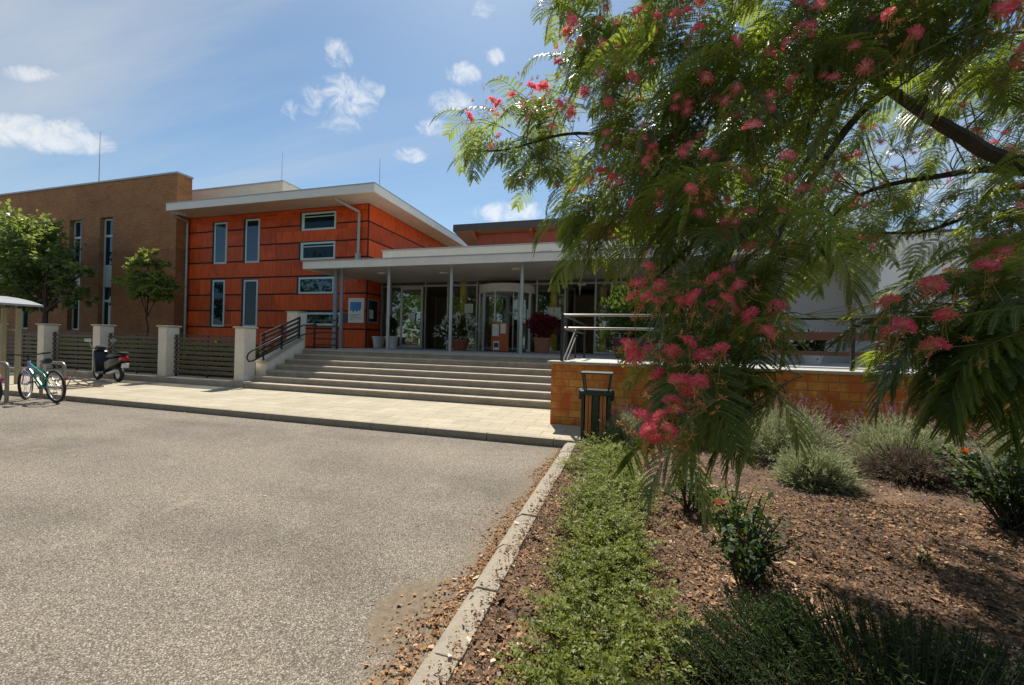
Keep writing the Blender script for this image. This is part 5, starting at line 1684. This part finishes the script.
# blossoms: half-globes of fine filaments
def bloom_quads(seed, nf=260, r=0.030):
    rg = np.random.default_rng(seed)
    d = rg.normal(0, 1, (nf, 3))
    d[:, 2] = np.abs(d[:, 2]) * 0.9 + 0.12
    d = norm(d)
    Q, c = [], []
    for k in range(nf):
        L = r * rg.uniform(0.8, 1.12)
        p0 = np.array([0, 0, 0.0])
        p1 = d[k] * L * 0.5 + np.array([0, 0, 0.002])
        p2 = d[k] * L + np.array([0, 0, -0.004])
        w = np.cross(d[k], rg.normal(0, 1, 3))
        w = w / np.linalg.norm(w)
        Q += [np.stack([p0 - w * 0.0004, p0 + w * 0.0004, p1 + w * 0.0007, p1 - w * 0.0005]), np.stack([p1 - w * 0.0005, p1 + w * 0.0005, p2 + w * 0.0010, p2 - w * 0.0010])]
        c += [0.15 + 0.35 * rg.random(), 0.50 + 0.5 * rg.random()]
    return np.array(Q), np.array(c)


BL = [(556, 60), (575, 25), (568, 32), (605, 45), (618, 48), (630, 75), (655, 15), (675, 12), (690, 10), (640, 12), (700, 5), (600, 170), (590, 182), (610, 180), (645, 160), (655, 150),
      (560, 105), (540, 90), (530, 85), (515, 95), (500, 105), (490, 100), (470, 118), (575, 115), (720, 118), (730, 150), (755, 160), (765, 165), (775, 188), (800, 213), (740, 218), (745, 232), (748, 250),
      (750, 110), (770, 95), (860, 65), (870, 55), (915, 35), (930, 40), (890, 18), (840, 45), (650, 270), (640, 285), (662, 285), (635, 295), (655, 305), (628, 345), (636, 356), (646, 350), (670, 350),
      (690, 345), (706, 355), (722, 350), (725, 300), (740, 290), (735, 310), (752, 318), (775, 310), (765, 330), (682, 300), (696, 300), (712, 310), (640, 420), (650, 430), (662, 420), (655, 440), (668, 432),
      (690, 396), (680, 385), (702, 385), (675, 402), (700, 180), (712, 170), (690, 190), (905, 325), (890, 330), (945, 315), (935, 345), (930, 290), (890, 300), (985, 265), (1000, 260), (1015, 250), (950, 270),
      (1000, 10), (1018, 5), (728, 270), (633, 350), (660, 376), (715, 280), (645, 300), (672, 415), (610, 100), (585, 95), (640, 100), (782, 75), (700, 30)]
clx = np.array([(c[0], c[1], c[2]) for c in CL])
protos = []
for k in range(5):
    q, c = bloom_quads(500 + k)
    me_o = quads_obj('blossom', q, M_BLOOM, silk, rnd=c, world=False)
    protos.append(me_o.data)
    bpy.data.objects.remove(me_o)
buds = []
fst = MB()
for i, (px, py) in enumerate(BL):
    j = np.argmin((clx[:, 0] - px) ** 2 + (clx[:, 1] - py) ** 2)
    d = max(1.0, clx[j, 2] * (random.uniform(0.70, 0.80) if py < 215 else random.uniform(0.78, 0.88)))
    p = at(px + random.uniform(-3, 3), py + random.uniform(-3, 3), d)
    o = bpy.data.objects.new('blossom', protos[i % 5])
    COL.objects.link(o)
    o.parent = silk
    o.location = p - silk.location
    o.rotation_euler = (random.uniform(-0.9, 0.9), random.uniform(-0.9, 0.9), random.uniform(0, 6.28))
    s = random.uniform(0.7, 1.15) * (1.0 if d < 2 else 1.15)
    o.scale = (s, s, s)
    BA = np.array(bases)
    kq = int(np.argmin(((BA - np.array(p)) ** 2).sum(1)))
    e_ = BA[kq]
    gp = float(np.linalg.norm(e_ - np.array(p)))
    fst.tube([Vector(p), Vector(np.array(p) * 0.6 + e_ * 0.4 + np.array([0, 0, 0.05 * gp - 0.02])), Vector(e_)], [0.0010, 0.0012, 0.0015], 4)
    # wilted flowers and buds around each blossom
    for _ in range(6):
        bp_ = np.array(p) + RNG.normal(0, 0.035, 3) + np.array([0, 0, -0.02])
        dd = sphere_dirs(14, 0.3)
        qq = leaves(np.tile(bp_, (14, 1)), dd, np.full(14, 0.018) * RNG.uniform(0.6, 1.3, 14), np.full(14, 0.0035))
        buds.append(qq)
    for _ in range(2):
        e = np.array(p) + RNG.normal(0, 0.02, 3) + np.array([0, 0, -0.05])
        buds.append(np.array(ribbon(np.array(p), e, 0.0012)))
# the many smaller blossoms further up and back, as one part
mq, mr = [], []
BA = np.array(bases)
dep = (BA - np.array(C0)) @ np.array(FWD)
bx = 512 + FPX * ((BA - np.array(C0)) @ np.array(RIGHT)) / dep
by = 342.5 - FPX * ((BA - np.array(C0)) @ np.array(UP)) / dep
front = {}
for q_ in range(len(BA)):
    if -10 < by[q_] < 270 and 440 < bx[q_] < 1030:
        key = (int(bx[q_] // 27), int(by[q_] // 27))
        if key not in front or dep[q_] < dep[front[key]]:
            front[key] = q_
keys = sorted(front)
for key in keys:
    if random.random() < 0.42:
        continue
    q_ = front[key]
    for rep_ in range(random.choice((1, 2, 2, 3))):
        tow = (np.array(C0) - BA[q_]) / np.linalg.norm(np.array(C0) - BA[q_])
        p = BA[q_] + tow * random.uniform(0.08, 0.20) + RNG.normal(0, 0.045, 3) + np.array([0, 0, 0.05])
        q, c = bloom_quads(900 + q_ * 3 + rep_, nf=130, r=0.030)
        Rm = np.array(Euler((random.uniform(-.9, .9), random.uniform(-.9, .9), random.uniform(0, 6.28))).to_matrix())
        mq.append(q @ Rm.T * random.uniform(0.75, 1.15) + p)
        mr.append(c)
        fst.tube([Vector(p), Vector(p * 0.6 + BA[q_] * 0.4 + np.array([0, 0, -0.01])), Vector(BA[q_])], [0.0010, 0.0012, 0.0015], 4)
fs_ = fst.build('flower_stalks', M_STALK, silk)
fs_['kind'] = 'stuff'
o = quads_obj('small_blossoms', np.concatenate(mq), M_BLOOM, silk, rnd=np.concatenate(mr))
o['kind'] = 'stuff'
o = quads_obj('wilted_flowers', np.concatenate(buds), M_BUD, silk)
o['kind'] = 'stuff'


# ------------------------------------------------------------------ planting bed
def bz(x, y):
    return float(bed_h(np.array(x), np.array(y)))


def chips(p, size, aspect, tilt):
    """irregular four sided flakes lying about level"""
    n_ = len(p)
    a = RNG.uniform(0, 2 * math.pi, n_)
    d = norm(np.stack([np.cos(a), np.sin(a), RNG.normal(0, tilt, n_)], 1))
    w = norm(np.cross(d, np.stack([RNG.normal(0, tilt, n_), RNG.normal(0, tilt, n_), np.ones(n_)], 1)))
    S = np.asarray(size).reshape(-1, 1)
    A = (np.asarray(aspect) * np.asarray(size)).reshape(-1, 1)
    out = []
    for sx, sy in ((-1, -1), (1, -1), (1, 1), (-1, 1)):
        jx = sx * RNG.uniform(0.45, 1.15, (n_, 1)) * 0.5
        jy = sy * RNG.uniform(0.35, 1.2, (n_, 1)) * 0.5
        out.append(p + d * S * jx + w * A * jy + np.array([0, 0, 1.0]) * S * RNG.normal(0, 0.10, (n_, 1)))
    return np.stack(out, 1)


# bark mulch
n = 210000
mx = RNG.uniform(-0.78, 4.5, n)
my = np.where(RNG.random(n) < 0.75, RNG.uniform(0.6, 4.2, n), RNG.uniform(2.5, 6.7, n))
keep = ~((mx < -0.3) & (my > 5.5)) & (mx < 0.9 + my * 0.9) & ((mx > -0.66) | (RNG.random(n) < 0.5 * (mx + 0.78) / 0.12))
mx, my = mx[keep], my[keep]
n = len(mx)
mz = np.where(mx < -0.655, 0.008, bed_h(mx, my)) + RNG.uniform(0.002, 0.016, n)
sz = RNG.lognormal(math.log(0.0115), 0.55, n)
q = chips(np.stack([mx, my, mz], 1), sz, RNG.uniform(0.25, 0.8, n), 0.3)
o = quads_obj('bark_mulch', q, M_MULCH, rnd=np.clip(RNG.beta(1.2, 1.9, n) + 0.16 * np.sin(mx * 4.3 + 2 * np.sin(my * 3.1)) * np.cos(my * 3.7), 0, 1))
struct(o, 'stuff', 'reddish bark chips and dry leaf litter strewn over the bed', 'mulch')

# dry leaves swept along the kerb and a few on the road
n = 6000
ly = RNG.uniform(0.9, 5.6, n)
lx = -0.835 - np.abs(RNG.normal(0, 0.075, n)) * (0.55 + 0.9 * np.sin(ly * 2.3 + 0.4) ** 2) * np.clip(1.7 - ly * 0.2, 0.5, 1.6)
lz = np.full(n, -0.098) + RNG.uniform(0.0, 0.012, n)
n2 = 45
lx = np.concatenate([lx, RNG.uniform(-7, -0.9, n2), RNG.uniform(-16, -0.9, 420), np.full(0, 0)])
ly = np.concatenate([ly, RNG.uniform(1.2, 5.5, n2), 5.69 - np.abs(RNG.normal(0, 0.035, 420))])
lz = np.concatenate([lz, np.full(n2 + 420, -0.096)])
n = len(lx)
sz = RNG.lognormal(math.log(0.0125), 0.45, n)
q = chips(np.stack([lx, ly, lz], 1), sz, RNG.uniform(0.35, 0.9, n), 0.2)
o = quads_obj('leaf_litter', q, M_DRY)
struct(o, 'stuff', 'dry brown leaf litter swept along the kerb', 'litter')

# strip of creeping evergreen ground cover beside the kerb
nmd = 64
mcy = np.linspace(0.75, 5.5, nmd) + RNG.normal(0, 0.05, nmd)
mcx = -0.10 - 0.045 * (mcy - 2) + RNG.normal(0, 0.11, nmd)
mrad = RNG.uniform(0.09, 0.215, nmd)
nspr = 2700
mi = RNG.choice(nmd, nspr, p=mrad ** 2 / (mrad ** 2).sum())
rad_ = np.sqrt(RNG.random(nspr)) * mrad[mi]
ang_ = RNG.uniform(0, 2 * math.pi, nspr)
cxx = mcx[mi] + rad_ * np.cos(ang_)
cyy = mcy[mi] + rad_ * np.sin(ang_) * 1.15
wid = 0.3
ctr = mcx[mi]
hgt = (0.10 + 0.55 * mrad[mi]) * (1 - (rad_ / (mrad[mi] * 1.05)) ** 2).clip(0.08, 1)
cz0 = bed_h(cxx, cyy)
spr_d = norm(np.stack([RNG.normal(0, 1, nspr) + (cxx - ctr) * 2, RNG.normal(0, 1, nspr), RNG.uniform(0.15, 0.9, nspr)], 1))
allq, allr = [], []
for k in range(nspr):
    m = 34
    uu = np.linspace(0, 1, m)
    L = RNG.uniform(0.12, 0.26)
    p0 = np.array([cxx[k], cyy[k], cz0[k] + hgt[k] * RNG.uniform(0.2, 1.0)])
    P = p0 + spr_d[k] * (uu * L)[:, None] + np.array([0, 0, -0.05]) * (uu ** 2)[:, None]
    sidev = norm(np.cross(spr_d[k], np.array([0, 0, 1.0])))
    sg = np.where(np.arange(m) % 2 == 0, 1, -1)[:, None]
    dr = norm(spr_d[k] * 0.5 + sidev * sg * 0.9 + RNG.normal(0, 0.35, (m, 3)))
    allq.append(leaves(P, dr, 0.020 * RNG.uniform(0.7, 1.3, m), 0.010 * RNG.uniform(0.8, 1.2, m), twist=0.4))
    allr.append(np.clip(RNG.normal(0.35 + 0.35 * RNG.random(), 0.15, m) + 0.25 * (uu > 0.8), 0, 1))
o = quads_obj('ground_cover', np.concatenate(allq), M_COVER, rnd=np.concatenate(allr))
struct(o, 'stuff', 'low creeping evergreen ground cover in a strip along the kerb', 'ground cover')


# lavender
def lavender(label, x, y, r, h, nst, mat=M_LAV, flowers=True, dry=False):
    t = thing('lavender_bush', label, 'lavender', (x, y, bz(x, y)), group='lavender bushes below the orange wall')
    z0 = bz(x, y)
    d = sphere_dirs(nst, 0.9)
    d[:, 2] = np.abs(d[:, 2])
    base = np.array([x, y, z0]) + np.stack([d[:, 0] * r * 0.35, d[:, 1] * r * 0.35, np.zeros(nst)], 1) * RNG.random((nst, 1))
    tip = np.array([x, y, z0]) + d * np.array([r, r, h]) * RNG.uniform(0.70, 1.06, (nst, 1))
    qs = []
    for u_ in (0.25, 0.4, 0.52, 0.64, 0.75, 0.86):
        for rep in range(2):
            P = base + (tip - base) * (u_ + RNG.uniform(-0.05, 0.05, (nst, 1)))
            dr = norm(norm(tip - base) * 1.1 + RNG.normal(0, 0.42, (nst, 3)))
            qs.append(leaves(P, dr, 0.060 * RNG.uniform(0.7, 1.3, nst), np.full(nst, 0.0095), fold=0.1))
    stq = leaves(base, tip - base, np.linalg.norm(tip - base, axis=1), np.full(nst, 0.004), fold=0.0)
    quads_obj('foliage', np.concatenate(qs + [stq]), mat, t)
    if flowers:
        sel = RNG.random(nst) < 0.45
        P = tip[sel]
        k = len(P)
        fl = []
        ax = norm((tip - base)[sel] + RNG.normal(0, 0.08, (k, 3)))
        st2 = leaves(P, ax, np.full(k, 0.10), np.full(k, 0.003), fold=0.0)
        for rep in range(6):
            Q = P + ax * RNG.uniform(0.05, 0.115, (k, 1))
            fl.append(leaves(Q, norm(ax + RNG.normal(0, 0.6, (k, 3))), np.full(k, 0.016), np.full(k, 0.008)))
        quads_obj('flower_spikes', np.concatenate(fl + [st2]), M_LAVFL, t)
    return t


lavender('grey green lavender bush beside the litter bin', -0.02, 5.90, 0.42, 0.46, 620)
lavender('large pale lavender bush against the middle of the orange wall', 1.80, 5.55, 0.70, 0.68, 1200)
lavender('bright grey lavender mound with bare base in front of the wall', 1.76, 4.62, 0.40, 0.42, 700, flowers=False)
lavender('lavender bush hidden behind the hanging middle fronds', 1.05, 6.1, 0.48, 0.42, 520)
lavender('brown half dead lavender with woody stems', 2.75, 5.0, 0.52, 0.33, 620, mat=M_LAVDRY, flowers=False)
lavender('flowering lavender behind the brown half dead bush', 2.95, 5.60, 0.72, 0.64, 900)
lavender('flowering lavender in shade at the right edge', 4.05, 5.45, 0.74, 0.66, 900)
lavender('lavender bush behind the glossy rose bush', 5.2, 5.6, 0.75, 0.62, 800)


# leafy shrubs on woody stems
def stem_bush(label, name, x, y, r, h, nst, mat, ll, lw, cat='shrub', per=16, accent=None):
    t = thing(name, label, cat, (x, y, bz(x, y)))
    z0 = bz(x, y)
    st_ = MB()
    qs = []
    for k in range(nst):
        a = random.uniform(0, 6.28)
        rr = r * math.sqrt(random.random())
        tipz = h * random.uniform(0.55, 1.05) * (1 - 0.35 * (rr / r) ** 2)
        p0 = Vector((x + random.uniform(-.05, .05), y + random.uniform(-.05, .05), z0 - 0.02))
        p2 = Vector((x + rr * math.cos(a), y + rr * math.sin(a), z0 + tipz))
        p1 = p0.lerp(p2, 0.55) + Vector((0, 0, 0.12 * h))
        st_.tube([p0, p1, p2], [0.007, 0.005, 0.002], 5)
        P, D = [], []
        for q in range(per):
            u_ = random.uniform(0.3, 1.0)
            pt = p0 * (1 - u_) ** 2 + p1 * (2 * u_ * (1 - u_)) + p2 * u_ ** 2
            P.append(list(pt + Vector((random.gauss(0, .02), random.gauss(0, .02), random.gauss(0, .02)))))
            D.append([random.gauss(0, 1), random.gauss(0, 1), random.gauss(0.1, 0.5)])
        qs.append(leaves(np.array(P), np.array(D), ll * RNG.uniform(0.6, 1.3, per), lw * RNG.uniform(0.7, 1.2, per)))
    st_.build('stems', M_BARK, t)
    quads_obj('foliage', np.concatenate(qs), mat, t)
    if accent:
        qa = leaves(np.array(accent[0]), np.array([[random.gauss(0, 1), random.gauss(0, 1), 0.3] for _ in accent[0]]), np.full(len(accent[0]), 0.07), np.full(len(accent[0]), 0.045))
        quads_obj('coloured_leaves', qa, accent[1], t)
    return t


M_ACC = leaf_mat('orange_red_leaf', (0.60, 0.07, 0.02), (0.70, 0.14, 0.03), (0.7, 0.15, 0.03), 0.35)
stem_bush('dark glossy rose bush with one red leaf near the right edge', 'rose_bush', 2.70, 3.86, 0.46, 0.72, 64, M_ROSE, 0.055, 0.040, per=20,
          accent=([[2.42, 3.86, 0.62], [2.45, 3.84, 0.61]], M_ACC))
stem_bush('small bushy shrub with an orange leaf under the hanging fronds', 'rose_bush', 0.72, 2.95, 0.22, 0.44, 22, M_GREENL, 0.055, 0.032, per=14,
          accent=([[0.60, 2.85, 0.36], [0.66, 2.80, 0.20], [0.74, 2.8, 0.15]], M_ACC))
stem_bush('thin dark glossy shrub in the bed just behind the yew', 'rose_bush', 0.66, 2.56, 0.24, 0.46, 26, M_ROSE, 0.050, 0.030, per=16)
stem_bush('low leafy clump under the lowest frond', 'leafy_shrub', 0.50, 3.55, 0.25, 0.35, 22, M_GREENL, 0.05, 0.03)
stem_bush('wispy grey green herb among the chips on the right', 'herb', 1.38, 1.98, 0.22, 0.20, 26, M_LAV, 0.03, 0.008, per=16, cat='herb')
stem_bush('faint low herb in shade at the lower right', 'herb', 2.05, 1.9, 0.26, 0.20, 26, M_GREENL, 0.03, 0.010, per=14, cat='herb')
stem_bush('small green sprig sprouting in the lit mulch', 'herb', 1.75, 3.1, 0.07, 0.10, 6, M_COVER, 0.03, 0.012, per=8, cat='herb')

# dark yew spreading over the bottom of the picture
t = thing('yew_shrub', 'dark spreading yew with upright shoots at the bottom of the bed', 'shrub', (0.95, 1.45, 0))
st_ = MB()
qs, rs_ = [], []
for k in range(900):
    a = random.uniform(0, 6.28)
    rr = 0.66 * math.sqrt(random.random())
    x_, y_ = 0.98 + rr * math.cos(a) * 1.05, 1.68 + rr * math.sin(a) * 0.80
    if y_ < 0.95:
        continue
    hh = 0.27 * (1 - 0.55 * (rr / 0.66) ** 2) * random.uniform(0.6, 1.25)
    z0 = bz(x_, y_)
    p0 = np.array([x_ - 0.05 * math.cos(a), y_, z0])
    p1 = np.array([x_ + 0.12 * math.cos(a) - 0.03, y_ + 0.06 * math.sin(a), z0 + hh])
    st_.tube([Vector(p0), Vector(p1)], [0.004, 0.0015], 4)
    m = 56
    uu = RNG.uniform(0.05, 1.0, m)
    ax = norm(p1 - p0)
    P = p0 + (p1 - p0) * uu[:, None]
    dr = norm(ax * 0.55 + RNG.normal(0, 0.6, (m, 3)))
    qs.append(leaves(P, dr, 0.024 * RNG.uniform(0.8, 1.25, m), np.full(m, 0.0045), fold=0.1))
    rs_.append(np.clip(0.3 + 0.5 * (uu - 0.4) + RNG.normal(0, 0.15, m), 0, 1))
st_.build('stems', M_BARK, t)
quads_obj('foliage', np.concatenate(qs), M_YEW, t, rnd=np.concatenate(rs_))
bpy.context.view_layer.update()
